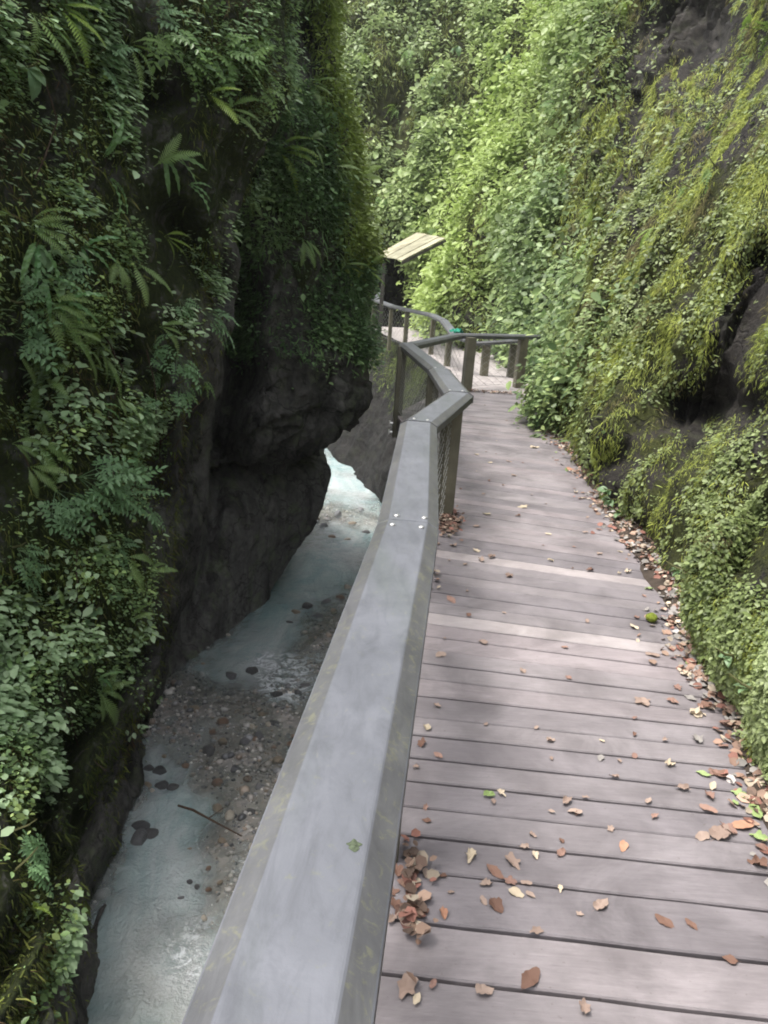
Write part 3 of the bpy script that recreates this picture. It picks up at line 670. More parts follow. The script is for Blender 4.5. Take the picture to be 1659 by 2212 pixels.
# ------------------------------------------------------------------ railings
CAPS = []
def rail_cap(pts, parent, org, wt=.135, wo_=.222, z=.93, th=.05, ext0=0, nm='handrail'):
    pts = [np.array([p[0], p[1], z if len(p) < 3 else p[2]]) for p in pts]
    nrm = []
    for i in range(len(pts)):
        ds = []
        if i > 0: ds.append(unit((pts[i]-pts[i-1])[:2]))
        if i < len(pts)-1: ds.append(unit((pts[i+1]-pts[i])[:2]))
        n1 = [np.array([d[1], -d[0]]) for d in ds]
        m = unit(sum(n1)); k_ = 1/max(.45, float(m@n1[0])); nrm.append(m*k_)
    def ring(p, m):
        m3 = np.array([m[0], m[1], 0]); dz = lambda v: np.array([0, 0, v])
        return [p-m3*wt/2, p+m3*wt/2, p+m3*wo_/2+dz(-.026), p+m3*wo_/2+dz(-.026-th), p-m3*wo_/2+dz(-.026-th), p-m3*wo_/2+dz(-.026)]
    for i in range(len(pts)-1):
        d = unit(pts[i+1]-pts[i]); A = ring(pts[i]+d*.002, nrm[i]); B = ring(pts[i+1]-d*.002, nrm[i+1])
        A = [a-org for a in A]; B = [b-org for b in B]; mb = MB(); N_ = 1
        for s in range(N_):
            t0, t1 = s/N_, (s+1)/N_
            a_ = [x*(1-t0)+y*t0 for x, y in zip(A, B)]; b_ = [x*(1-t1)+y*t1 for x, y in zip(A, B)]
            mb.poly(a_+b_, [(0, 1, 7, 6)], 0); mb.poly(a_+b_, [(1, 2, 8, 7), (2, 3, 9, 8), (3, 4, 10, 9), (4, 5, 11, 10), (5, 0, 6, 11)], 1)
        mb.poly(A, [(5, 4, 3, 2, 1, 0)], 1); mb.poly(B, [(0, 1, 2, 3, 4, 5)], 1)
        import bmesh as bmm
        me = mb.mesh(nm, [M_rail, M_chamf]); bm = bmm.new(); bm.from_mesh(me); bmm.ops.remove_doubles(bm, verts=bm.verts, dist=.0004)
        es = [e for e in bm.edges if e.is_manifold and e.calc_face_angle(0) > .3 and e.calc_length() > .02]
        bmm.ops.bevel(bm, geom=es, offset=.004, segments=2, affect='EDGES', profile=.6); bm.to_mesh(me); bm.free()
        CAPS.append(link(nm, me, parent=parent))
def post(parent, org, x, y, z0=-.3, z1=.90, s=.095, rz=0.1, mat=None):
    mb = MB(); A = []
    ca, sa = math.cos(rz), math.sin(rz)
    def rg(z, k=1.): return [np.array([x+ca*a*s/2*k-sa*b*s/2*k, y+sa*a*s/2*k+ca*b*s/2*k, z])-org for a, b in ((-1, -1), (1, -1), (1, 1), (-1, 1))]
    zs = np.linspace(z0, z1, 8)
    for a, b in zip(zs[:-1], zs[1:]): mb.prism(rg(a), rg(b), 0, cap=False)
    mb.poly(rg(z0), [(3, 2, 1, 0)]); mb.poly(rg(z1), [(0, 1, 2, 3)])
    import bmesh as bmm
    me = mb.mesh('post', [mat or M_post]); bm = bmm.new(); bm.from_mesh(me); bmm.ops.remove_doubles(bm, verts=bm.verts, dist=.0004)
    es = [e for e in bm.edges if e.is_manifold and e.calc_face_angle(0) > .6 and abs((e.verts[0].co-e.verts[1].co).z) > .05]
    bmm.ops.bevel(bm, geom=es, offset=.008, segments=2, affect='EDGES'); bm.to_mesh(me); bm.free()
    return link('post', me, parent=parent)
def wires(parent, org, a, b, z0=.06, z1=.86, step=.075, r=.0028, diamond=True):
    a = np.array(a, float); b = np.array(b, float); L = np.linalg.norm(b-a); d = (b-a)/L; mb = MB()
    P_ = lambda u, z: np.array([a[0]+d[0]*u, a[1]+d[1]*u, z])-org
    def wire(p, q): mb.tube([p, q], r, 3)
    Hh = z1-z0
    if diamond:
        sl2 = .55   # rise per run
        u = -Hh/sl2
        while u < L:
            for sgn in (1, -1):
                us, ue = max(u, 0), min(u+Hh/sl2, L)
                if ue-us > .02:
                    za, zb = z0+(us-u)*sl2, z0+(ue-u)*sl2
                    if sgn < 0: za, zb = z0+z1-za, z0+z1-zb
                    wire(P_(us, za), P_(ue, zb))
            u += step/sl2
    for z in (z0, z1): wire(P_(0, z), P_(L, z))
    link('wire_mesh', mb.mesh('wire_mesh', [M_wire]), parent=parent)
def screws(parent, org, p, d, n=2, gap=.05, z=.93):
    d = unit(np.array(d, float)); m = np.array([d[1], -d[0]])
    for s in (-1, 1):
        q = np.array([p[0], p[1]])+m*s*gap; mb = MB(); c = np.array([q[0], q[1], z])-org; rs = []
        for r_, h in ((.0105, 0.0005), (.0100, .004), (.006, .0065), (.0035, .007), (.003, .005)): rs.append([c+np.array([r_*math.cos(t*math.pi/6), r_*math.sin(t*math.pi/6), h]) for t in range(12)])
        for a, b in zip(rs[:-1], rs[1:]): mb.prism(a, b, cap=False)
        mb.poly(rs[-1], [tuple(range(12))]); link('screw', mb.mesh('screw', [M_steel], smooth=True), parent=parent)
CL = [(-.232, -1.0), (.088, 2.6), (.172, 4.6), (.52, 6.02), (.45, 7.66), (.15, 10.45)]
org = np.array([.1, 3.0, 0])
R1 = empty('railing', org); tag(R1, 'long zigzag handrail with grey chamfered cap running beside the boardwalk from the foreground', 'railing')
rail_cap(CL, R1, org)
for p, rz in (((-.07, .4), 0), ((.078, 2.02), 0), ((.47, 5.72), .2), ((.40, 7.75), .1), ((.09, 10.2), .1)):
    post(R1, org, p[0], p[1], rz=rz, s=.11 if p[1] > 5 else .085)
o = post(R1, org, .385, 5.42, rz=.3, s=.04, z1=.85)
for a, b in zip([(-.09, .4), (.07, 2.02), (.20, 4.6), (.47, 5.72), (.40, 7.75)], [(.07, 2.02), (.20, 4.6), (.47, 5.72), (.40, 7.75), (.09, 10.2)]): wires(R1, org, a, b)
screws(CAPS[1], org, (.096, 2.64), (.04, 1)); screws(CAPS[0], org, (.082, 2.53), (.06, 1)); screws(CAPS[2], org, (.185, 4.66), (.2, 1), gap=.042)
screws(CAPS[3], org, (.50, 6.07), (0, 1), gap=.05); screws(CAPS[3], org, (.452, 7.62), (0, 1)); 
mb = MB()
for z in (-.12, -.24): mb.tube([np.array([-.02, 10.2, z])-org, np.array([.14, 10.2, z])-org], .016, 8); mb.box(np.array([-.01, 10.2, z])-org, .02, .06, .06)
link('bolt', mb.mesh('bolt', [M_steel]), parent=R1)
bm = bmesh.new(); cc_ = G(765, 1826, .9306)-org; rr_ = [bm.verts.new(cc_+np.array([math.cos(a)*.010*(1+.25*math.sin(5*a)+.1*math.sin(9*a)), math.sin(a)*.012*(1+.2*math.sin(4*a+1)), 0])) for a in np.linspace(0, 6.28, 30)[:-1]]
c0_ = bm.verts.new(cc_+np.array([0, 0, .002])); [bm.faces.new((rr_[i], rr_[(i+1) % 29], c0_)) for i in range(29)]
me = bpy.data.meshes.new('lichen_patch'); bm.to_mesh(me); bm.free(); me.materials.append(m_plain('lichen', (.06, .075, .045), .9, 0, .5, 200)); link('lichen_patch', me, parent=CAPS[0])
# fence across the gap
org = np.array([1.0, 13, 0]); g1, g2, g3 = (.19, 10.42), (1.02, 13.1), (2.55, 14.3)
R2 = empty('railing', org); tag(R2, 'short angled handrail crossing from the outer corner to the leafy cliff', 'railing')
rail_cap([g1, g2, g3], R2, org, wt=.12, wo_=.19, th=.055)
for p, s in (((1.24, 13.05), .15), ((2.26, 14.04), .15)): post(R2, org, p[0], p[1], s=s, rz=.3, z1=.88)
for a, b in ((g1, (1.1, 13.1)), ((1.3, 13.2), (2.45, 14.2))): wires(R2, org, a, b, r=.0022, step=.12)
mb = MB()
for a, b in ((g1, (1.1, 13.1)),):
    A = np.array([*a, .0])-org; B = np.array([*b, .0])-org
link_pts = None
# far railing
org = np.array([.6, 19, 0])
hr = lambda x, y, Y: tuple(PY(x, y, Y))
FR = [hr(1126, 732, 15.6), hr(1031, 738, 15.4), hr(985, 722, 16.2), hr(960, 690, 18.2), hr(935, 678, 19.6), hr(880, 666, 21.0), hr(850, 659, 22.2), hr(810, 645, 24.0), hr(824, 630, 26.5)]
R3 = empty('railing', org); tag(R3, 'far curving handrail with slim posts beside the pale path, tied with a green rag', 'railing')
rail_cap([(p[0], p[1], p[2]) for p in FR], R3, org, wt=.14, wo_=.20, th=.05)
for (x, y, Y), s in (((1052, 742, 15.45), .14), ((972, 716, 16.8), .12), ((937, 686, 19.4), .11), ((880, 670, 21.0), .11), ((846, 664, 22.3), .10), ((809, 650, 24.0), .11), ((1110, 738, 15.6), .12)):
    p = PY(x, y, Y); post(R3, org, p[0], p[1], s=s, z1=p[2]-.05, rz=.2, z0=-.25)
for a, b in zip(FR[2:-2], FR[3:-1]): wires(R3, org, a[:2], b[:2], z1=min(a[2], b[2])-.1, r=.0028, step=.15)
# teal rag
p = PY(986, 719, 16.1); bm = bmesh.new(); bmesh.ops.create_grid(bm, x_segments=14, y_segments=10, size=.5)
for v_ in bm.verts:
    c_ = np.array(v_.co); n = fbm(c_*6+3, 3, 8); r_ = .10+.07*n; an = c_[0]*5.5
    v_.co = Vector(((math.cos(an)*r_+.05*fbm(c_*7, 2, 9))*.75, c_[1]*.26, math.sin(an)*r_*.75+.03*fbm(c_*9, 2, 4)))
bmesh.ops.solidify(bm, geom=bm.faces, thickness=.008)
me = bpy.data.meshes.new('rag'); bm.to_mesh(me); bm.free(); me.materials.append(M_cloth)
o = link('rag', me, loc=p); o.rotation_euler = (0, 0, .9); tag(o, 'crumpled teal green rag tied on the far handrail', 'rag')

# shelter roof over the far path
c4 = [PY(812, 551, 21.5), PY(868, 562, 19.6), PY(962, 514, 21.2), PY(900, 502, 23.2)]
org = np.array(c4[0]); RF = empty('shelter_roof', org); tag(RF, 'sloping pale boarded roof jutting from the leafy cliff over the far path', 'roof')
c4 = [np.array(c) for c in c4]; nrm = unit(np.cross(c4[1]-c4[0], c4[3]-c4[0])); nrm = nrm if nrm[2] > 0 else -nrm
nb = 5
for i in range(nb):
    t0, t1 = i/nb+.006, (i+1)/nb-.006; mb = MB()
    q = [c4[0]*(1-t0)+c4[1]*t0, c4[0]*(1-t1)+c4[1]*t1, c4[3]*(1-t1)+c4[2]*t1, c4[3]*(1-t0)+c4[2]*t0]
    q = [x-org+nrm*.01*(i % 2) for x in q]; mb.prism([x-nrm*.022 for x in q], q); link('roof_board', mb.mesh('roof_board', [M_roof], bevel=.004), parent=RF)
for k_, (a, b) in enumerate(((c4[1], c4[2]), (c4[0], c4[3]))):
    mb = MB(); s_ = unit(c4[0]-c4[1]) if k_ == 0 else unit(c4[1]-c4[0]); sd = s_*.06
    A = [a-org-nrm*.04, a-org-nrm*.10, a-org-nrm*.10+sd, a-org-nrm*.04+sd]; B = [x-a+b for x in A]; mb.prism(A, B); link('rafter', mb.mesh('rafter', [M_beam]), parent=RF)
pp_ = c4[0]*.88+c4[1]*.12
mb = MB(); x0, y0, zt = pp_[0]+.15, pp_[1], pp_[2]-.15
mb.box(np.array([x0, y0, zt/2-.1])-org, .10, .10, zt+.2); link('support_post', mb.mesh('support_post', [M_beam]), parent=RF)

# ------------------------------------------------------------------ foliage carpets
def pick(W, n, dens, zpow=1.1, marg=120):
    P, N = W['P'], W['N']; C = (P[:-1, :-1]+P[1:, 1:])/2
    ar = np.linalg.norm(np.cross(P[1:, :-1]-P[:-1, :-1], P[:-1, 1:]-P[:-1, :-1]), axis=-1)
    x, y, z = proj(C); Nn = N[:-1, :-1]; fc = (Nn*unit(CAM-C)).sum(-1)
    ok = (z > .4) & (x > -marg) & (x < 1659+marg) & (y > -marg*2) & (y < 2212+marg) & (fc > -.25) & (C[..., 2] > WZ+.02)
    wgt = ar*ok*np.clip(dens(x, y, C), 0, None)/np.maximum(z, .5)**zpow/(1+np.exp(-(W['D'][:-1, :-1]+(1.1 if W is LB else .35))*4.))
    p = wgt.ravel()/wgt.sum(); k_ = rng.choice(p.size, n, p=p); i, j = np.unravel_index(k_, wgt.shape)
    a, b = rng.random((n, 1)), rng.random((n, 1))
    pos = P[i, j]*(1-a)*(1-b)+P[i, j+1]*b*(1-a)+P[i+1, j]*a*(1-b)+P[i+1, j+1]*a*b
    return pos, unit(N[i, j]), z[i, j], x[i, j], y[i, j]
UP = np.array([0, 0, 1.])
def carpet(name, W, n, T, size, dens, tint, label, nrm=(.35, .8, .35), lift=(.0, .05), down=0., mat=None, zpow=1.1, cl=1, spread=.06):
    n0 = n//cl; pos, N, z, x, y = pick(W, n0, dens, zpow)
    if cl > 1:
        pos = np.repeat(pos, cl, 0); N = np.repeat(N, cl, 0); z = np.repeat(z, cl); x = np.repeat(x, cl); y = np.repeat(y, cl)
        j_ = rng.normal(0, 1, pos.shape)*spread*np.clip(z/6, .4, 2.5)[:, None]; j_ -= N*(j_*N).sum(-1, keepdims=True)*.6; pos = pos+j_
    n = len(pos)
    ln = unit(nrm[0]*N+nrm[1]*UP+nrm[2]*rng.normal(size=(n, 3)))
    D = unit(N*.9+rng.normal(0, .8, (n, 3))-UP*down); D = unit(D-ln*(D*ln).sum(-1, keepdims=True)*(1 if down < .5 else .2))
    if down >= .5: D = unit(-UP*down+N*.45+rng.normal(0, .48, (n, 3))); ln = unit(np.cross(np.cross(D, N), D)+rng.normal(0, .4, (n, 3)))
    X, Y, Z = frames(ln, D)
    S = size(z, x, y)*rng.uniform(.6, 1.35, n)
    pos = pos+N*rng.uniform(lift[0], lift[1], (n, 1))*np.clip(z/6, .5, 3)[:, None]
    V, F = inst(T, pos, X, Y, Z, S)
    c = tint(x, y, pos, n)
    me = mesh_np(name, V, F, mats=[mat or M_leaf], colr=np.repeat(c, len(T[0]), 0))
    o = link(name, me); tag(o, label, 'ground cover' if 'moss' not in name else 'moss', kind='stuff'); return o
def tints(cols, var=.35, seed=0, clump=.35):
    cols = np.array(cols, float)
    def f(x, y, pos, n):
        t = np.clip(.5+.9*fbm(pos*1.3, 3, seed)+rng.normal(0, .22, n), 0, .999)*(len(cols)-1)
        i = t.astype(int); i2 = np.minimum(i+1, len(cols)-1); c = cols[i]*(1-(t-i))[:, None]+cols[i2]*(t-i)[:, None]
        return np.clip(c*rng.uniform(1-var, 1+var, (n, 1)), 0, 1)
    return f
# densities
E_A = lambda y: np.interp(y, [-300, 200, 500, 700, 900, 1100, 1300, 1480, 1700, 1900, 2212], [650, 610, 500, 500, 440, 425, 390, 345, 300, 245, 180])
def densA(x, y, P):
    d = E_A(y)-x; wb = np.interp(y, [380, 480, 700, 900, 1300, 1480, 1700, 2212], [0, 10, 45, 85, 60, 25, 60, 70])
    m = np.clip((d-wb)/30, 0, 1); m = np.where(y < 430, 1, m)
    hol = .9*ell(x, y, 240, 760, 60, 60)+.7*ell(x, y, 60, 920, 40, 50)+.95*seg_d(x, y, [(330, 1380), (225, 1500), (120, 1640), (60, 1850)], 34)+.95*seg_d(x, y, [(270, 1560), (180, 1760), (60, 1990), (-40, 2160)], 36)+.5*ell(x, y, 90, 1350, 70, 30)
    return m*np.interp(y, [1550, 1700], [1, .42])*np.clip(1-hol, .0, 1)*np.clip(.22+2.6*fbm(P*2.2, 4, 91), .015, 2)
gA = [(.08, .14, .045), (.18, .28, .10), (.29, .43, .19), (.40, .52, .17)]
sA = lambda a, b: (lambda z, x, y: (a+(b-a)*rng.random(len(z))**2)*np.interp(y, [0, 900, 2212], [1., .9, .95]))
carpet('ivy_cover', LA, 30000, OVAL, sA(.016, .058), densA, tints(gA, .4, 3), 'small green leaves trailing over the dark cliff on the left', nrm=(.25, 1., .35), cl=3, spread=.05, lift=(.02, .14))
carpet('moss_cover', LA, 46000, BLADE, sA(.035, .09), lambda x, y, P: densA(x, y, P)*.6+.25*np.clip((E_A(y)-x)/60, 0, 1), tints([(.03, .05, .012), (.08, .11, .02), (.16, .19, .035), (.10, .06, .035)], .4, 4), 'dark green moss hanging on the dark cliff on the left', down=1., lift=(0, .03), mat=M_mossleaf)
carpet('lit_leaf_cover', LA, 6500, OVAL, lambda z, x, y: .035+.045*rng.random(len(z)), lambda x, y, P: densA(x, y, P)*np.clip(fbm(P*2.2, 3, 97)*3, 0, 2), tints([(.34, .48, .26), (.50, .64, .38)], .25, 9), 'larger green leaves tinted pale as if lit, scattered over the left cliff', nrm=(.4, 1., .2), cl=6, spread=.055, lift=(.06, .16))  # light on the leaf tops is painted in through this paler tint
def densB(x, y, P):
    m = 1-1.1*ell(x, y, 640, 90, 80, 150)-1.6*np.clip((y-735)/70, 0, 1)-.7*ell(x, y, 490, 660, 50, 120)+.9*ell(x, y, 745, 740, 50, 110)
    return np.clip(m, 0, 1)*np.clip(.6+2.2*fbm(P*1.5, 4, 92), .06, 2)
eB = lambda x, y: np.clip(1-(np.interp(y, [-300, 100, 200, 300, 380, 640, 780, 950], [680, 698, 704, 730, 750, 758, 770, 692])-x)/40, 0, 1)
def tB(x, y, pos, n):
    c = tints([(.08, .15, .055), (.14, .24, .09), (.22, .33, .13)], .4, 5)(x, y, pos, n); e = eB(x, y)[:, None]*np.clip((y[:, None] < 560)*1., 0, 1)
    return c*(1-e)+np.array([.26, .34, .07])*e*rng.uniform(.6, 1.2, (n, 1))  # edge tint: bright yellow moss with the sun on it painted in
carpet('ivy_cover', LB, 46000, OVAL, lambda z, x, y: .03+.055*rng.random(len(z))**2, densB, tB, 'small dark leaves covering the second cliff on the left', nrm=(.25, 1., .35), cl=3, spread=.06, lift=(.02, .14))
carpet('moss_cover', LB, 26000, BLADE, lambda z, x, y: .06+.10*rng.random(len(z)), lambda x, y, P: densB(x, y, P)+.6*eB(x, y)*(y < 750), tB, 'moss fringing the edge of the second cliff', down=1., lift=(0, .04), mat=M_mossleaf)
carpet('moss_cover', LD, 7000, BLADE, lambda z, x, y: .06+.08*rng.random(len(z)), lambda x, y, P: np.clip(P[..., 2]+1.3, 0, 1)*(P[..., 1] > 9), tints([(.05, .08, .02), (.14, .18, .04)], .4, 4), 'moss hanging from the lip of the far bank', down=1., lift=(0, .04), mat=M_mossleaf)
# right cliff
bareR = lambda x, y: np.clip(1.3*ell(x, y, 1520, 50, 130, 150, 8)+.95*ell(x, y, 1375, 260, 36, 190, 5)+1.0*seg_d(x, y, [(1659, 560), (1610, 700), (1550, 830)], 32)+1.1*ell(x, y, 1600, 870, 100, 55, -15)+.9*seg_d(x, y, [(1480, 870), (1500, 960)], 26)+.8*ell(x, y, 1080, 640, 32, 100)+.7*ell(x, y, 940, 600, 26, 70)+5*ell(x, y, 846, 628, 42, 80)+.8*ell(x, y, 1385, 1160, 45, 40)+.75*ell(x, y, 1310, 1020, 55, 45)+.5*ell(x, y, 990, 680, 60, 30)+.6*ell(x, y, 1210, 560, 20, 120, 15), 0, 1)
def leafyR(x, y):      # where broad leaves rather than moss grow
    b_ = np.interp(y, [-200, 0, 300, 620, 900, 1100, 1500, 2212], [1330, 1300, 1230, 1220, 1240, 1230, 1300, 1400]); return 1/(1+np.exp((x-b_)/30))
def densRm(x, y, P): return np.clip(1-bareR(x, y), 0, 1)*(1-.8*leafyR(x, y))*np.clip(.68+3.2*fbm(P*np.array([3.2, 3.2, .55]), 4, 93), .0, 2.4)*np.clip(P[..., 2]*3+.3, .0, 1)
tm_ = tints([(.12, .15, .03), (.24, .29, .05), (.38, .42, .085), (.24, .30, .09)], .35, 6)
def tm(x, y, pos, n):
    c = tm_(x, y, pos, n); b_ = np.clip((fbm(pos*np.array([3, 3, 1.2]), 3, 66)-.12)*5, 0, 1)[:, None]*.8; return c*(1-b_)+np.array([.13, .095, .05])*b_*rng.uniform(.6, 1.3, (n, 1))
carpet('moss_cover', WR, 260000, BLADE, lambda z, x, y: np.interp(z, [2, 6, 15], [.016, .030, .09])*rng.uniform(.5, 1.6, len(z)), densRm, tm, 'yellow-green hanging moss over the right cliff beside the boardwalk', down=1.2, lift=(0, .03), mat=M_mossleaf, zpow=1.6)
def densRs(x, y, P): return np.clip(1-bareR(x, y), 0, 1)*(1-leafyR(x, y))*(.15+1.0*np.clip((y-900)/500, 0, 1))*np.clip(.5+3*fbm(P*np.array([2.6, 2.6, 1.1]), 4, 94), .0, 2.4)*np.clip(P[..., 2]*3+.3, .0, 1)
carpet('creeper_cover', WR, 62000, OVAL, lambda z, x, y: np.interp(z, [2, 6, 15], [.013, .026, .07])*rng.uniform(.5, 1.7, len(z)), densRs, tints([(.11, .15, .045), (.20, .25, .09), (.30, .36, .16)], .35, 7), 'tiny round leaves creeping over the lower mossy cliff', nrm=(.8, .6, .4), zpow=1.6, lift=(.0, .045), cl=4, spread=.03)
def densRl(x, y, P): return np.clip(1-bareR(x, y), 0, 1)*leafyR(x, y)*np.clip(.28+3.3*fbm(P*np.array([1.4, 1.2, .6]), 4, 95), .0, 2.4)*np.clip(P[..., 2]*2+.2, .0, 1)
def tR(x, y, pos, n):
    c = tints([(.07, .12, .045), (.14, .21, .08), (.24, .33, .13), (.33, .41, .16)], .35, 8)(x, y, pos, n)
    far = np.clip((pos[:, 1]-14)/16, 0, 1)[:, None]; c = c*(1-.4*far)+np.array([.42, .50, .24])*.4*far  # leaf tint brightened with distance in place of light on the far wall
    ye = (np.exp(-((x-(1180-.35*y))/110)**2)*(y < 700)*.6)[:, None]; return c*(1-ye)+np.array([.36, .47, .10])*ye
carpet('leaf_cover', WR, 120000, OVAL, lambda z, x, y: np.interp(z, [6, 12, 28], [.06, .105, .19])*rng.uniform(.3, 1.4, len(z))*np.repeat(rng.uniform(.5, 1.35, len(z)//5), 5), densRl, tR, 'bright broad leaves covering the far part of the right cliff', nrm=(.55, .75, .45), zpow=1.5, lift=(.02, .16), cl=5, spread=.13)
carpet('moss_cover', WR, 36000, BLADE, lambda z, x, y: np.interp(z, [6, 12, 28], [.10, .16, .3])*rng.uniform(.5, 1.3, len(z)), lambda x, y, P: leafyR(x, y)*np.clip(1.1-bareR(x, y), 0, 1), tints([(.08, .12, .03), (.19, .22, .05)], .35, 2), 'dull moss between the leaves on the far cliff', down=1., lift=(0, .05), mat=M_mossleaf, zpow=1.6)

# ------------------------------------------------------------------ ferns and other single plants
def frond_mesh(name, mat, L=1., n=17, wid=.20, droop=.45, kind='fern', seed=0):
    r = random.Random(seed); V = []; F = []
    def pt(t): return np.array([.03*math.sin(3*t+seed), t*(1-.18*droop*t), .28*math.sin(t*2.2)*.6-droop*t*t*.75])
    def add(vs, fs):
        b = len(V); V.extend([tuple(v) for v in vs]); F.extend([tuple(b+i for i in f) for f in fs])
    for s in range(12):
        a, b = pt(s/12), pt((s+1)/12); wd = .008*(1-s/14); x = np.array([wd, 0, 0])
        add([a-x, a+x, b+x*.9, b-x*.9], [(0, 1, 2, 3)])
    if kind == 'fern':
        for i in range(n):
            t = .14+.86*i/n; p = pt(t); tg = unit(pt(min(t+.02, 1.02))-pt(t-.02)); prof = math.sin(min(1, (t-.10)/.35)*math.pi/2)*(1-((t-.1)/.92)**2.2)**.8
            for s in (-1, 1):
                l = wid*prof*r.uniform(.88, 1.1)+.008; d = unit(np.array([s, .28, -.18])+tg*.25); wv = tg*.34/n
                m = p+d*l*.55; up = np.array([0, 0, .006])
                add([p-wv*.9, p+wv*.9, m+wv*.8+up, p+d*l+wv*.3, m-wv*.8], [(0, 1, 2, 4), (4, 2, 3)])
    elif kind == 'strap':
        N = 16; rows = []
        for i in range(N+1):
            t = .08+.92*i/N; p = pt(t); wd = .055*math.sin(min(1, t/.25)*math.pi/2)*(1-max(0, (t-.6)/.4)**1.8)+.004; wob = .025*math.sin(i*1.9+seed)
            rows.append([p+np.array([-wd, 0, .018+wob]), p, p+np.array([wd, 0, .018-wob])])
        for a, b in zip(rows[:-1], rows[1:]): add(a+b, [(0, 1, 4, 3), (1, 2, 5, 4)])
    elif kind == 'compound':       # pinnate leaf with broad toothed leaflets, lower ones branching again
        def leaflet(p, d, l):
            d = unit(d); s = unit(np.cross(d, (0, 0, 1.))); z = np.cross(s, d)
            q = [p, p+d*l*.3+s*l*.22+z*l*.04, p+d*l*.65+s*l*.19, p+d*l-z*l*.12, p+d*l*.65-s*l*.19, p+d*l*.3-s*l*.22+z*l*.04]
            add(q, [(0, 1, 2, 3), (0, 3, 4, 5)])
        for i in range(5):
            t = .38+.14*i; p = pt(t); sc_ = .24*(1-.35*i/5)
            for s in (-1, 1):
                d = np.array([s*1., .45, -.12])
                if i < 3:
                    e = p+unit(d)*sc_*.85*(1-.2*i)
                    x = np.array([0, .005, 0]); add([p-x, p+x, e+x, e-x], [(0, 1, 2, 3)])
                    for j, u in enumerate((.5, .85)):
                        pj = p+(e-p)*u; leaflet(pj, np.array([s*.4, 1, -.1]), sc_*.55); leaflet(pj, np.array([s*.5, -.9, -.15]), sc_*.5)
                    leaflet(e, d, sc_*.7)
                else: leaflet(p, d, sc_)
        leaflet(pt(1.0), np.array([0, 1, -.3]), .22)
    elif kind == 'broad':
        N = 8; rows = []
        for i in range(N+1):
            t = i/N; p = pt(t*.9); wd = .26*math.sin(math.pi*min(1, t*.96+.02))**.8+.002
            rows.append([p+np.array([-wd, 0, .05]), p+np.array([-wd*.5, 0, .02+.015*(i % 2)]), p, p+np.array([wd*.5, 0, .02+.015*(i % 2)]), p+np.array([wd, 0, .05])])
        for a, b in zip(rows[:-1], rows[1:]): add(a+b, [(j, j+1, j+6, j+5) for j in range(4)])
    me = bpy.data.meshes.new(name); me.from_pydata(V, [], F); me.materials.append(mat); me.update(); return me
FR_ = {k_: [frond_mesh('frond', m, kind='fern', droop=d, wid=w_, seed=i+3*j) for i, (d, w_) in enumerate(((.35, .19), (.6, .17), (.15, .21), (.8, .16)))] for j, (k_, m) in enumerate((('fern', M_fern), ('fernY', M_fernY)))}
FR_['strap'] = [frond_mesh('frond', M_strap, kind='strap', droop=d, seed=i) for i, d in enumerate((.5, .9, .3))]
FR_['compound'] = [frond_mesh('leaf', M_blue, kind='compound', droop=d, seed=i) for i, d in enumerate((.25, .45, .1))]
FR_['bright'] = [frond_mesh('leaf', M_bright, kind='compound', droop=d, seed=i) for i, d in enumerate((.35, .55, .2))]
FR_['broad'] = [frond_mesh('leaf', M_pale, kind='broad', droop=d, seed=i) for i, d in enumerate((.5, .8, .3))]
def hit(W, x, y):
    m = (np.abs(W['px']-x) < 14) & (np.abs(W['py']-y) < 14) & (W['z'] > .5)
    ii = np.argwhere(m)
    if len(ii) == 0: return None
    z = W['z'][m]; k_ = np.argmin(z+.02*np.hypot(W['px'][m]-x, W['py'][m]-y)); i, j = ii[k_]
    return W['P'][i, j], unit(W['N'][i, j])
KIND = {'fern': ('fern', 'green fern', 'fern'), 'fernY': ('fern', 'yellow-green fern', 'fern'), 'strap': ('hart_tongue_fern', 'glossy strap-leaved fern', 'fern'), 'compound': ('leafy_plant', 'blue-green cut-leaved plant', 'plant'),
        'bright': ('leafy_plant', 'bright green cut-leaved plant', 'plant'), 'broad': ('broadleaf_plant', 'pale broad-leaved plant', 'plant')}
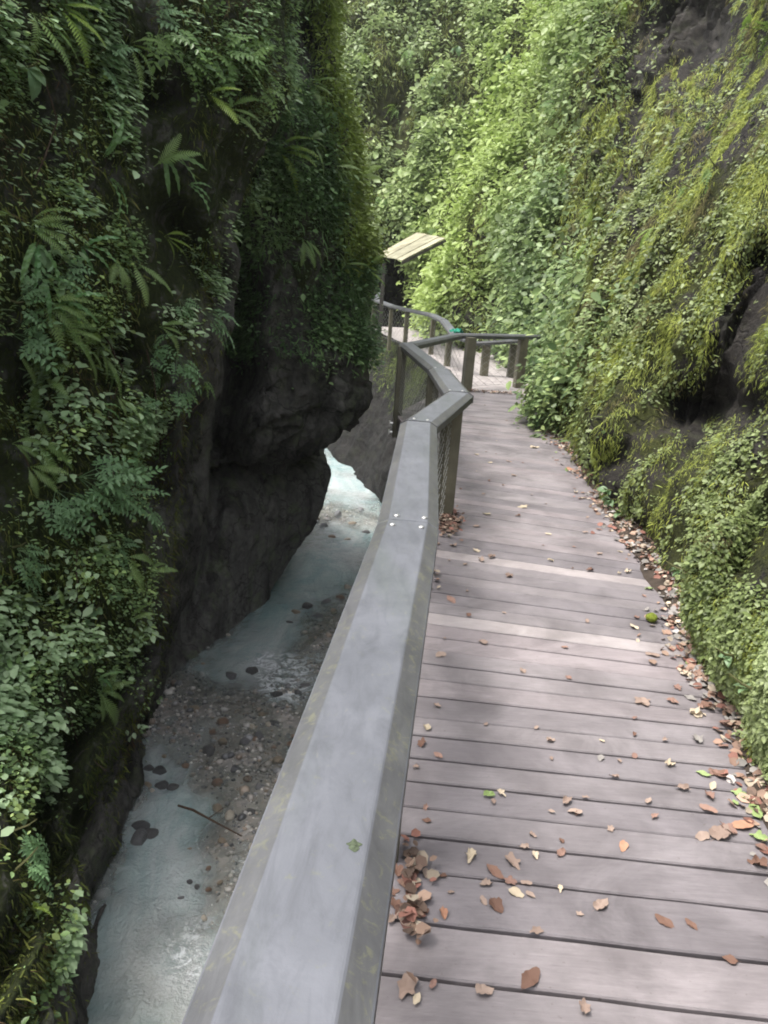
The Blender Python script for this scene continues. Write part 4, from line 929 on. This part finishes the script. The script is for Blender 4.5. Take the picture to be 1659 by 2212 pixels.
def plant(W, x, y, kind, size, n, where, aim=None, fan=1.0):
    h = hit(W, x, y)
    if h is None: return
    p, N = h; nm, lb, cat = KIND[kind]; root = empty(nm, p+N*(.10 if aim is not None else .04)*(p[1]/6 if p[1] > 6 else 1))
    side = unit(np.cross(UP, N)); pn = 'frond' if kind in ('fern', 'fernY', 'strap') else 'leaf'
    for k_ in range(n):
        a = (-1+2*(k_+.5)/n)*1.25*fan+random.uniform(-.2, .2) if aim is None else aim+(-1+2*(k_+.5)/n)*.9*fan+random.uniform(-.12, .12)
        if aim is None: D = N*random.uniform(.55, 1.0)+side*math.sin(a)*1.1+UP*(random.uniform(-.25, .5)*math.cos(a))
        else: # aim given as clockwise angle from straight down in the picture
            rt = Rv-N*(Rv@N); D = N*.45+unit(rt)*math.sin(a)-UP*math.cos(a)
        D = unit(D); Zn = unit(UP*.9+N*.55+rng.normal(0, .15, 3)); X_ = unit(np.cross(D, Zn)); Zn = np.cross(X_, D)
        s = size*random.uniform(.62, 1.1)*{'compound': .66, 'bright': .8, 'strap': .8, 'broad': .85}.get(kind, .9)
        M = Matrix([[X_[0]*s, D[0]*s, Zn[0]*s, 0], [X_[1]*s, D[1]*s, Zn[1]*s, 0], [X_[2]*s, D[2]*s, Zn[2]*s, 0], [0, 0, 0, 1]])
        link(pn, random.choice(FR_[kind]), parent=root, mw=M)
    if kind in ('compound', 'bright', 'broad'):
        mb = MB(); mb.tube([-N*.05, N*.03+UP*.02, N*.08+UP*.05], [.008, .006, .003], 5); link('stem', mb.mesh('stem', [M_stem]), parent=root)
    later(root, '%s %s' % (lb, where), cat, 'ferns and plants on the cliffs', x, y)
def zoneA(x, y):
    v = 'near the top' if y < 350 else 'high up' if y < 650 else 'at handrail height' if y < 950 else 'halfway down' if y < 1250 else 'low down' if y < 1650 else 'at the bottom left'
    return v+' on near left cliff'
# left cliff: x, y, kind, length (m), fronds, aim (picture angle, degrees from straight down, + to the right)
left = [(120, 640, 'strap', .42, 4, 60), (60, 520, 'strap', .40, 3, -10), (80, 585, 'strap', .35, 3, 20), (215, 400, 'strap', .40, 3, 20), (200, 330, 'strap', .42, 3, 160), (350, 330, 'strap', .42, 4, 50), (165, 510, 'strap', .34, 4, 60), (60, 545, 'broad', .22, 3, 10), (190, 1450, 'strap', .25, 3, 40), (30, 145, 'broad', .22, 3, 30), (395, 390, 'strap', .34, 3, 60), (95, 1630, 'strap', .22, 3, 70), (185, 880, 'strap', .26, 3, 80),
 (255, 560, 'fern', .50, 2, 8), (60, 490, 'fern', .42, 5, 90), (310, 345, 'fern', .40, 2, 100), (445, 200, 'fernY', .45, 2, 70), (605, 310, 'fernY', .55, 6, 100), (90, 660, 'fern', .40, 4, 60), (180, 720, 'fern', .38, 4, 20), (120, 700, 'fern', .42, 4, 80), (150, 745, 'fern', .36, 3, 30), (95, 810, 'fern', .44, 4, 70), (125, 820, 'fern', .36, 2, 95),
 (30, 880, 'fern', .42, 4, 70), (80, 930, 'fern', .36, 4, 30), (55, 960, 'fern', .40, 3, 50), (190, 770, 'fern', .40, 4, 25), (225, 790, 'fern', .34, 3, 40), (10, 960, 'fern', .32, 3, 70), (60, 1000, 'fern', .30, 3, 40), (255, 960, 'fern', .32, 1, 100), (235, 870, 'fern', .28, 2, 20), (250, 1200, 'fern', .38, 3, 50), (300, 1230, 'fern', .30, 2, 90), (265, 1330, 'fern', .30, 2, 110), (270, 1385, 'fern', .26, 2, 120),
 (190, 1480, 'fern', .42, 3, 15), (200, 1490, 'fern', .40, 2, 95), (105, 1245, 'fern', .24, 1, 10), (330, 520, 'fernY', .42, 4, 85), (265, 70, 'fern', .42, 4, 60), (45, 30, 'fern', .5, 4, 30), (110, 25, 'fernY', .45, 4, 60), (400, 590, 'fern', .32, 3, 40), (310, 90, 'fern', .4, 3, 50), (235, 560, 'fern', .34, 3, -20), (475, 240, 'fern', .38, 3, 80), (20, 760, 'fern', .34, 3, 60), (290, 985, 'fern', .30, 2, 100), (30, 1960, 'fernY', .24, 3, 60), (330, 700, 'fern', .34, 3, 70),
 (150, 1020, 'compound', .62, 5, 60), (200, 1060, 'compound', .60, 5, 80), (110, 1050, 'compound', .50, 4, 10), (240, 1060, 'compound', .5, 4, 60), (85, 1110, 'compound', .42, 4, 70), (290, 1100, 'compound', .42, 4, 40), (20, 700, 'compound', .50, 5, 80), (415, 680, 'compound', .60, 5, 70), (370, 660, 'compound', .4, 4, 40), (365, 780, 'compound', .44, 5, 20), (375, 830, 'compound', .34, 3, 10), (265, 880, 'compound', .36, 4, 50), (300, 800, 'compound', .36, 4, 60), (330, 760, 'compound', .36, 4, 80),
 (15, 1180, 'compound', .36, 4, 30), (30, 1220, 'compound', .34, 3, 20), (225, 1170, 'compound', .34, 3, 40), (10, 1800, 'compound', .36, 5, 40), (15, 1890, 'compound', .34, 4, 60), (20, 1830, 'compound', .3, 4, 80), (5, 640, 'compound', .42, 4, 80), (110, 560, 'compound', .42, 4, 60), (185, 120, 'compound', .42, 4, 60), (300, 30, 'compound', .42, 4, 90), (390, 130, 'bright', .42, 4, 60), (450, 90, 'bright', .44, 5, 60), (350, 60, 'bright', .42, 4, 20), (490, 130, 'bright', .40, 5, 80), (520, 60, 'bright', .4, 4, 40), (410, 820, 'bright', .24, 3, 30), (540, 170, 'bright', .36, 3, 60),
 (140, 1340, 'broad', .14, 6, None), (170, 1370, 'broad', .14, 6, None), (120, 1400, 'broad', .13, 6, None), (215, 1310, 'broad', .13, 6, None), (235, 1290, 'broad', .13, 5, None), (190, 1420, 'broad', .13, 6, None), (60, 1560, 'broad', .13, 6, None), (100, 1540, 'broad', .12, 5, None), (85, 1590, 'broad', .12, 6, None), (20, 1610, 'broad', .12, 5, None), (40, 1520, 'broad', .12, 5, None), (215, 1400, 'broad', .12, 5, None), (160, 1430, 'broad', .12, 5, None), (65, 1480, 'broad', .12, 5, None), (10, 1660, 'broad', .12, 5, None), (150, 1300, 'broad', .12, 5, None)]
for x, y, kd, s, n, a in left: plant(LA, x, y, kd, s, n, zoneA(x, y), None if a is None else math.radians(a))
for x, y, kd, s, n, a in [(640, 300, 'fern', .5, 5, 60), (700, 370, 'fern', .5, 3, 60), (760, 385, 'fernY', .5, 3, 80), (600, 330, 'fernY', .55, 5, 90), (540, 420, 'fern', .42, 3, 40), (770, 210, 'bright', .5, 4, 80), (780, 250, 'bright', .55, 5, 60), (660, 200, 'fern', .42, 3, 60), (720, 560, 'fern', .4, 3, 70), (640, 510, 'fern', .4, 3, 20), (570, 80, 'bright', .5, 4, 60), (560, 30, 'bright', .5, 4, 30), (770, 560, 'fernY', .42, 3, 80), (790, 300, 'bright', .42, 3, 80), (690, 250, 'compound', .4, 4, 60), (600, 240, 'compound', .4, 4, 30)]:
    plant(LB, x, y, kd, s, n, ('near the top' if y < 150 else 'high' if y < 320 else 'midway')+' on second left cliff', math.radians(a))
# right cliff
for x, y, kd, s, n, a in [(1230, 30, 'fernY', .9, 6, -50), (1290, 60, 'fernY', .8, 6, -40), (1200, 20, 'fernY', .8, 5, -60), (1330, 30, 'fernY', .7, 5, -30), (1240, 110, 'bright', .6, 5, -40), (1280, 120, 'bright', .6, 5, -60), (1120, 130, 'bright', .7, 6, -60), (1100, 190, 'bright', .7, 6, -60), (1070, 230, 'bright', .7, 5, -50), (1230, 230, 'bright', .6, 6, -60), (1180, 300, 'bright', .55, 5, -60),
 (1030, 320, 'bright', .6, 5, -60), (1250, 370, 'bright', .5, 5, -60), (1010, 420, 'bright', .6, 5, -60), (1150, 420, 'compound', .5, 5, -60), (1190, 400, 'broad', .4, 5, -60), (940, 470, 'bright', .5, 5, -60), (960, 500, 'bright', .5, 5, -70), (1110, 540, 'broad', .4, 5, -50), (1070, 570, 'broad', .35, 5, -60), (900, 440, 'bright', .5, 4, -60), (1200, 480, 'fernY', .5, 4, -60), (1270, 460, 'fernY', .5, 4, -50),
 (1560, 370, 'bright', .25, 4, -50), (1500, 400, 'bright', .22, 4, -40), (1650, 90, 'bright', .32, 5, -60), (1640, 140, 'bright', .3, 4, -50), (1655, 60, 'bright', .3, 4, -70), (1520, 240, 'bright', .2, 3, -50), (1560, 260, 'bright', .2, 3, -50), (1430, 500, 'fernY', .3, 4, -40), (1290, 540, 'fernY', .4, 5, -50), (1250, 590, 'fern', .4, 4, -50), (1330, 620, 'broad', .2, 4, -50),
 (1180, 640, 'broad', .34, 5, -60), (1160, 700, 'broad', .34, 6, -50), (1190, 740, 'compound', .4, 6, -60), (1150, 790, 'broad', .32, 6, -50), (1180, 830, 'broad', .32, 6, -60), (1140, 850, 'broad', .3, 6, -40), (1220, 860, 'broad', .3, 6, -50), (1160, 890, 'broad', .3, 6, -60), (1200, 900, 'broad', .3, 6, -40), (1240, 800, 'broad', .28, 5, -60), (1210, 690, 'broad', .3, 5, -50), (1250, 720, 'compound', .3, 5, -50),
 (1140, 900, 'fern', .3, 4, -30), (1330, 1080, 'broad', .14, 6, None), (1350, 1110, 'broad', .14, 6, None), (1320, 1060, 'broad', .13, 5, None), (1365, 1130, 'broad', .13, 5, None), (1590, 1420, 'broad', .08, 5, None), (1640, 1500, 'broad', .08, 5, None), (1480, 1230, 'broad', .07, 5, None), (760, 130, 'fernY', 1.0, 5, 10), (900, 120, 'bright', .9, 5, -30), (960, 180, 'compound', .8, 5, -30), (860, 260, 'bright', .8, 5, -40), (1000, 130, 'broad', .5, 5, -30), (830, 420, 'bright', .7, 4, -20)]:
    w_ = 'near the top' if y < 200 else 'high up' if y < 450 else 'above the fence' if y < 700 else 'beside the walkway bend' if y < 1000 else 'low'
    plant(WR, x, y, kd, s, n, w_+' on right cliff', None if a is None else math.radians(a))

# trailing stems on the left cliff
for i, pts in enumerate([[(200, 690), (215, 800), (212, 960), (205, 1050)], [(175, 1180), (180, 1260), (170, 1330)], [(330, 760), (300, 850), (320, 960)], [(80, 780), (85, 900), (60, 1000)], [(780, 250), (740, 300), (690, 340)], [(430, 840), (380, 950), (330, 1020)], [(110, 1500), (140, 1600), (200, 1660)], [(60, 150), (70, 260), (60, 380)]]):
    q = [hit(LB if pts[0][0] > 600 else LA, x, y) for x, y in pts]; q = [h[0]+h[1]*(.12+.05*(j % 2)) for j, h in enumerate(q) if h]
    if len(q) < 2: continue
    q2 = []
    for a, b in zip(q[:-1], q[1:]):
        for t in (0, .33, .66): q2.append(a*(1-t)+b*t+rng.normal(0, .012, 3))
    q2.append(q[-1]); mb = MB(); mb.tube(q2, .005, 5); o = link('vine_stem', mb.mesh('vine_stem', [M_bark], smooth=True))
    later(o, 'thin bare stem trailing down the dark left cliff', 'vine', 'bare trailing stems', *pts[0])

# ------------------------------------------------------------------ fallen leaves
def dead_leaf(name, seed, lobes=3, curl=.25):
    r = random.Random(seed); n = 22; bm = bmesh.new(); ring = []; mid = []
    for i in range(n):
        a = 2*math.pi*i/n; rr = (.46+(.10 if lobes == 5 else .03)*math.cos(lobes*(a-math.pi/2))+.05*r.uniform(-1, 1))*(1+.22*abs(math.sin(a))**6)
        x, y = rr*math.cos(a)*.78, rr*math.sin(a)
        z = curl*(abs(x)*1.2)**1.5+.05*math.sin(3*a+seed)+curl*.35*r.uniform(-.3, .6)
        ring.append((x, y, z+.02)); mid.append((x*.5, y*.5, z*.25+.012*r.uniform(-1, 1)+.01))
    V = ring+mid+[(0, 0, .005)]; F = [(i, (i+1) % n, n+(i+1) % n, n+i) for i in range(n)]+[(n+i, n+(i+1) % n, 2*n) for i in range(n)]
    V += [(0, -.45, .02), (.015, -.45, .02), (.03, -.78, .05), (.02, -.78, .05)]; F += [(2*n+1, 2*n+2, 2*n+3, 2*n+4)]
    me = bpy.data.meshes.new(name); me.from_pydata(V, [], F); me.polygons.foreach_set('use_smooth', np.ones(len(F), bool)); me.update(); return me
DL = {}
for j, kk in enumerate(DEAD):
    DL[kk] = []
    for i in range(5):
        m = dead_leaf('fallen_leaf', i*7+j, [3, 5, 2, 3, 5][i], [.2, .35, .12, .6, .9][i]); m.materials.append(DEAD[kk][0]); DL[kk].append(m)
z7 = [(550, 445, 'green', 50), (600, 438, 'cream', 38), (570, 470, 'tan', 30), (860, 470, 'tan', 60), (895, 512, 'tan', 62), (480, 688, 'cream', 72), (645, 710, 'tan', 80), (725, 605, 'tan', 36), (690, 655, 'tan', 46), (735, 685, 'cream', 40), (838, 675, 'rust', 60), (840, 628, 'brown', 26), (1035, 580, 'tan', 40), (1085, 648, 'orange', 64), (575, 750, 'brown', 80), (635, 790, 'rust', 62), (700, 795, 'tan', 46), (660, 835, 'cream', 66), (715, 840, 'tan', 46), (540, 800, 'tan', 60), (530, 865, 'tan', 46), (580, 885, 'brown', 80), (372, 915, 'orange', 62), (310, 852, 'rust', 40), (370, 768, 'brown', 36), (995, 885, 'tan', 80), (740, 985, 'tan', 60), (1250, 950, 'brown', 80), (1355, 960, 'brown', 55),
 (715, 1175, 'brown', 110), (930, 1290, 'tan', 70), (225, 1205, 'tan', 110), (265, 1255, 'cream', 60), (330, 1195, 'rust', 50), (530, 1225, 'tan', 80), (1160, 75, 'tan', 75), (1320, 420, 'tan', 60), (1270, 325, 'cream', 52), (995, 298, 'grey', 40), (1000, 230, 'cream', 26), (1070, 310, 'tan', 30), (1130, 290, 'rust', 36), (305, 180, 'cream', 50), (345, 90, 'tan', 36), (285, 240, 'brown', 60), (350, 288, 'rust', 46), (262, 335, 'tan', 32), (305, 548, 'brown', 40), (300, 495, 'rust', 36), (540, 165, 'tan', 26), (740, 178, 'tan', 34), (1130, 140, 'rust', 30), (1250, 228, 'tan', 28), (800, 300, 'tan', 22), (400, 832, 'tan', 22), (1185, 470, 'tan', 40), (1210, 530, 'rust', 40), (1050, 375, 'tan', 40), (800, 510, 'tan', 30), (935, 455, 'tan', 30),
 (190, 750, 'brown', 70), (225, 800, 'rust', 80), (240, 842, 'brown', 70), (215, 930, 'tan', 90), (180, 880, 'brown', 80), (282, 718, 'rust', 60), (300, 755, 'tan', 50), (250, 760, 'brown', 60), (200, 905, 'rust', 70), (265, 700, 'brown', 40), (160, 830, 'brown', 70), (170, 940, 'tan', 60), (300, 910, 'brown', 40), (240, 880, 'rust', 40), (1510, 1100, 'brown', 60),
 (1375, 125, 'cream', 60), (1470, 365, 'brown', 90), (1545, 445, 'green', 60), (1610, 510, 'green', 95), (1560, 565, 'orange', 95), (1625, 618, 'green', 70), (1470, 600, 'tan', 110), (1440, 410, 'cream', 50), (1380, 225, 'grey', 60), (1530, 475, 'green', 36), (1640, 655, 'rust', 70), (1410, 90, 'brown', 60), (1400, 610, 'tan', 70), (1420, 500, 'rust', 70), (1500, 580, 'rust', 80), (1450, 360, 'rust', 60), (1540, 300, 'cream', 50), (1620, 720, 'brown', 70), (1350, 60, 'grey', 50), (1490, 170, 'rust', 60), (1300, 20, 'rust', 50)]
z5 = [(245, 1100, 'tan', 60), (600, 1170, 'tan', 40), (290, 862, 'rust', 62), (400, 545, 'tan', 40), (710, 578, 'cream', 30), (580, 500, 'brown', 26), (540, 762, 'tan', 42), (465, 678, 'tan', 40), (930, 663, 'tan', 42), (890, 735, 'brown', 42), (430, 1045, 'tan', 46), (365, 928, 'brown', 36), (1160, 1100, 'tan', 60), (1115, 1302, 'tan', 80), (1345, 1355, 'cream', 62), (1310, 1188, 'cream', 52), (445, 492, 'cream', 40), (600, 462, 'cream', 40), (1055, 742, 'cream', 34), (1175, 685, 'cream', 36), (210, 735, 'tan', 34), (400, 235, 'cream', 26), (800, 300, 'orange', 46), (650, 205, 'cream', 60), (300, 628, 'tan', 44), (350, 708, 'tan', 30), (420, 690, 'tan', 44), (400, 650, 'cream', 34), (720, 692, 'cream', 30), (220, 520, 'brown', 36), (250, 555, 'rust', 50), (280, 535, 'tan', 40), (230, 620, 'tan', 36), (360, 825, 'tan', 20), (195, 850, 'tan', 20), (870, 570, 'tan', 30), (1080, 980, 'cream', 50), (560, 325, 'tan', 30), (430, 405, 'tan', 34), (540, 265, 'tan', 26), (460, 270, 'cream', 24)]
D_ = [((1400+x*1.008)*.54, (2730+y*1.008)*.54, c, s*1.008*.54) for x, y, c, s in z7]+[((1536+x*.926)*.54, (1600+y*.926)*.54, c, s*.926*.54) for x, y, c, s in z5]
for i in range(50):
    Yp = random.uniform(1.8, 12); x_ = random.uniform(xl(Yp)+.1, wallx(Yp)-.1); a, b, z_ = proj(np.array([x_, Yp, 0]))
    D_.append((float(a), float(b), random.choice(['tan', 'tan', 'rust', 'cream', 'brown']), random.uniform(.015, .04)*FPX/float(z_)))
for i in range(34):   # along the cliff foot
    Yp = random.uniform(2.3, 9); x_ = wallx(Yp)-random.uniform(.05, .3); a, b, z_ = proj(np.array([x_, Yp, 0]))
    D_.append((float(a), float(b), random.choice(['tan', 'rust', 'rust', 'cream', 'brown', 'grey', 'green']), random.uniform(.035, .06)*FPX/float(z_)))
for i, (x, y, c, s) in enumerate(D_):
    p = G(x, y, .006); z_ = float(proj(p)[2]); sz = min(.11, s*z_/FPX*.86)
    sz = max(sz, .02)
    o = link('fallen_leaf', DL[c][random.choice([0, 1, 2, 3, 4] if sz < .07 else [0, 1, 2, 3])], loc=p)
    o.rotation_euler = (random.uniform(-.18, .18), random.uniform(-.18, .18), random.uniform(0, 6.28)); o.scale = (sz*random.uniform(.8, 1.1), sz, sz*random.uniform(.7, 1.2))
    Yp = p[1]; fx = (p[0]-xl(Yp))/(wallx(Yp)-xl(Yp))
    side = 'by railing' if fx < .3 else 'mid-deck' if fx < .72 else 'by cliff foot'
    row = 'nearest boards' if Yp < 1.8 else 'close foreground' if Yp < 2.3 else 'near boards' if Yp < 3.2 else 'before the pale plank' if Yp < 4.5 else 'middle distance' if Yp < 7 else 'far boards'
    later(o, '%s%s leaf %s, %s' % ('small ' if sz < .05 else 'large ' if sz > .08 else '', DEAD[c][1], side, row), 'leaf', 'fallen leaves on the boardwalk', x, y)
# litter along the cliff foot (uncountable)
dl = dead_leaf('t', 3, 3, .4); tv2 = np.array([v.co for v in dl.vertices])
T2 = (np.array([(-.35, -.3, .08), (0, -.55, 0), (.35, -.25, .12), (.40, .2, .16), (.05, .55, .03), (-.38, .22, .10)]), np.array([(0, 1, 4, 5), (1, 2, 3, 4)]))
def litter(n, fn, smin, smax, hump=.0):
    Yp = 1.2+rng.random(n)**1.2*11.8; xx, zz_ = fn(Yp, n)
    O = np.stack([xx, Yp, zz_], -1); a = rng.uniform(0, 6.28, n); D = np.stack([np.cos(a), np.sin(a), rng.normal(0, .35, n)], -1); Nn = unit(np.stack([rng.normal(0, .45, n), rng.normal(0, .45, n), np.ones(n)], -1))
    X, Y, Z = frames(Nn, D); S = rng.uniform(smin, smax, n); V, F = inst(T2, O, X, Y, Z, S); return V, F, n
LC_ = np.array([(.30, .19, .14), (.40, .27, .20), (.26, .12, .09), (.46, .38, .29), (.18, .12, .09), (.36, .33, .31), (.26, .24, .22)])
n = 6500; wx = lambda Y: np.interp(Y, base[:, 1], base[:, 0])
def f1(Yp, n): 
    u = np.where(rng.random(n) < .7, np.abs(rng.normal(0, .085, n)), -rng.random(n)*.16)*(1+.5*vnoise(np.stack([Yp*2, Yp*0, Yp*0], -1), 5)); return wx(Yp)+.05-u, .006+np.clip(.06-u*.35, 0, .06)*rng.random(n)
V, F, n = litter(n, f1, .02, .055)
o = link('leaf_litter', mesh_np('leaf_litter', V, F, mats=[M_litter], colr=np.repeat(LC_[rng.integers(0, len(LC_), n)]*rng.uniform(.6, 1.2, (n, 1)), 6, 0))); tag(o, 'brown leaf litter heaped along the foot of the mossy cliff', 'leaf litter', kind='stuff')
ok_ = 900; Yp = np.concatenate([rng.normal(5.6, .16, 420), rng.normal(1.86, .13, 70), rng.normal(13.0, .05, 300), rng.normal(4.6, .2, 60)]); n = len(Yp)
xx = np.concatenate([.42+np.abs(rng.normal(0, .07, 420)), .14+np.abs(rng.normal(0, .035, 70)), rng.uniform(.95, 2.6, 300), .27+np.abs(rng.normal(0, .04, 60))])
O = np.stack([xx, Yp, .008+rng.random(n)*.03], -1); a = rng.uniform(0, 6.28, n); D = np.stack([np.cos(a), np.sin(a), rng.normal(0, .3, n)], -1); Nn = unit(np.stack([rng.normal(0, .4, n), rng.normal(0, .4, n), np.ones(n)], -1))
X, Y, Z = frames(Nn, D); V, F = inst(T2, O, X, Y, Z, rng.uniform(.02, .05, n))
o = link('leaf_litter', mesh_np('leaf_litter', V, F, mats=[M_litter], colr=np.repeat(LC_[rng.integers(0, 5, n)]*rng.uniform(.35, .95, (n, 1)), 6, 0))); tag(o, 'dead leaves gathered against the railing posts and fence foot', 'leaf litter', kind='stuff')
# soil ramp under the litter
V_ = []; nY = 160
for Yp in np.linspace(.6, 12.6, nY):
    e = .05*float(fbm(np.array([Yp*3, 1., 0]), 3, 6)); x1 = float(wx(Yp))
    for u, z_ in ((-.08+e, -.004), (-.06+e, .006), (-.02, .022), (.08, .05), (.35, .08)): V_.append((x1+u, Yp, z_+.006*random.random()))
idx = np.arange(nY*5).reshape(nY, 5); F = np.stack([idx[:-1, :-1], idx[:-1, 1:], idx[1:, 1:], idx[1:, :-1]], -1).reshape(-1, 4)
o = link('soil_verge', mesh_np('soil_verge', V_, F, mats=[M_soil], smooth=True)); tag(o, kind='structure')
# moss ball on the boards
bm = bmesh.new(); bmesh.ops.create_icosphere(bm, subdivisions=4, radius=.032)
for v_ in bm.verts: v_.co = v_.co*(1+.28*float(fbm(np.array(v_.co)*40, 3, 5))); v_.co.z = v_.co.z*.75+.024
me = bpy.data.meshes.new('moss_clump'); bm.to_mesh(me); bm.free(); me.materials.append(M_mossball)
o = link('moss_clump', me, loc=G(1406, 1342, .004)); tag(o, 'round bright yellow-green moss clump lying on the boards by the cliff', 'moss clump')
flush()
# thin damp air in the gorge
hz = MB(); hz.box((0, 15, 5), 60, 56, 24); k = NT('damp_air'); v = k.n('ShaderNodeVolumePrincipled'); v.inputs['Color'].default_value = (.92, .95, .93, 1); v.inputs['Density'].default_value = .0006; v.inputs['Anisotropy'].default_value = .3
k.l(v.outputs[0], k.out.inputs['Volume']); o = link('haze', hz.mesh('haze', [k.m])); tag(o, 'thin pale damp haze filling the gorge', 'haze', kind='stuff'); sc.cycles.volume_bounces = 1
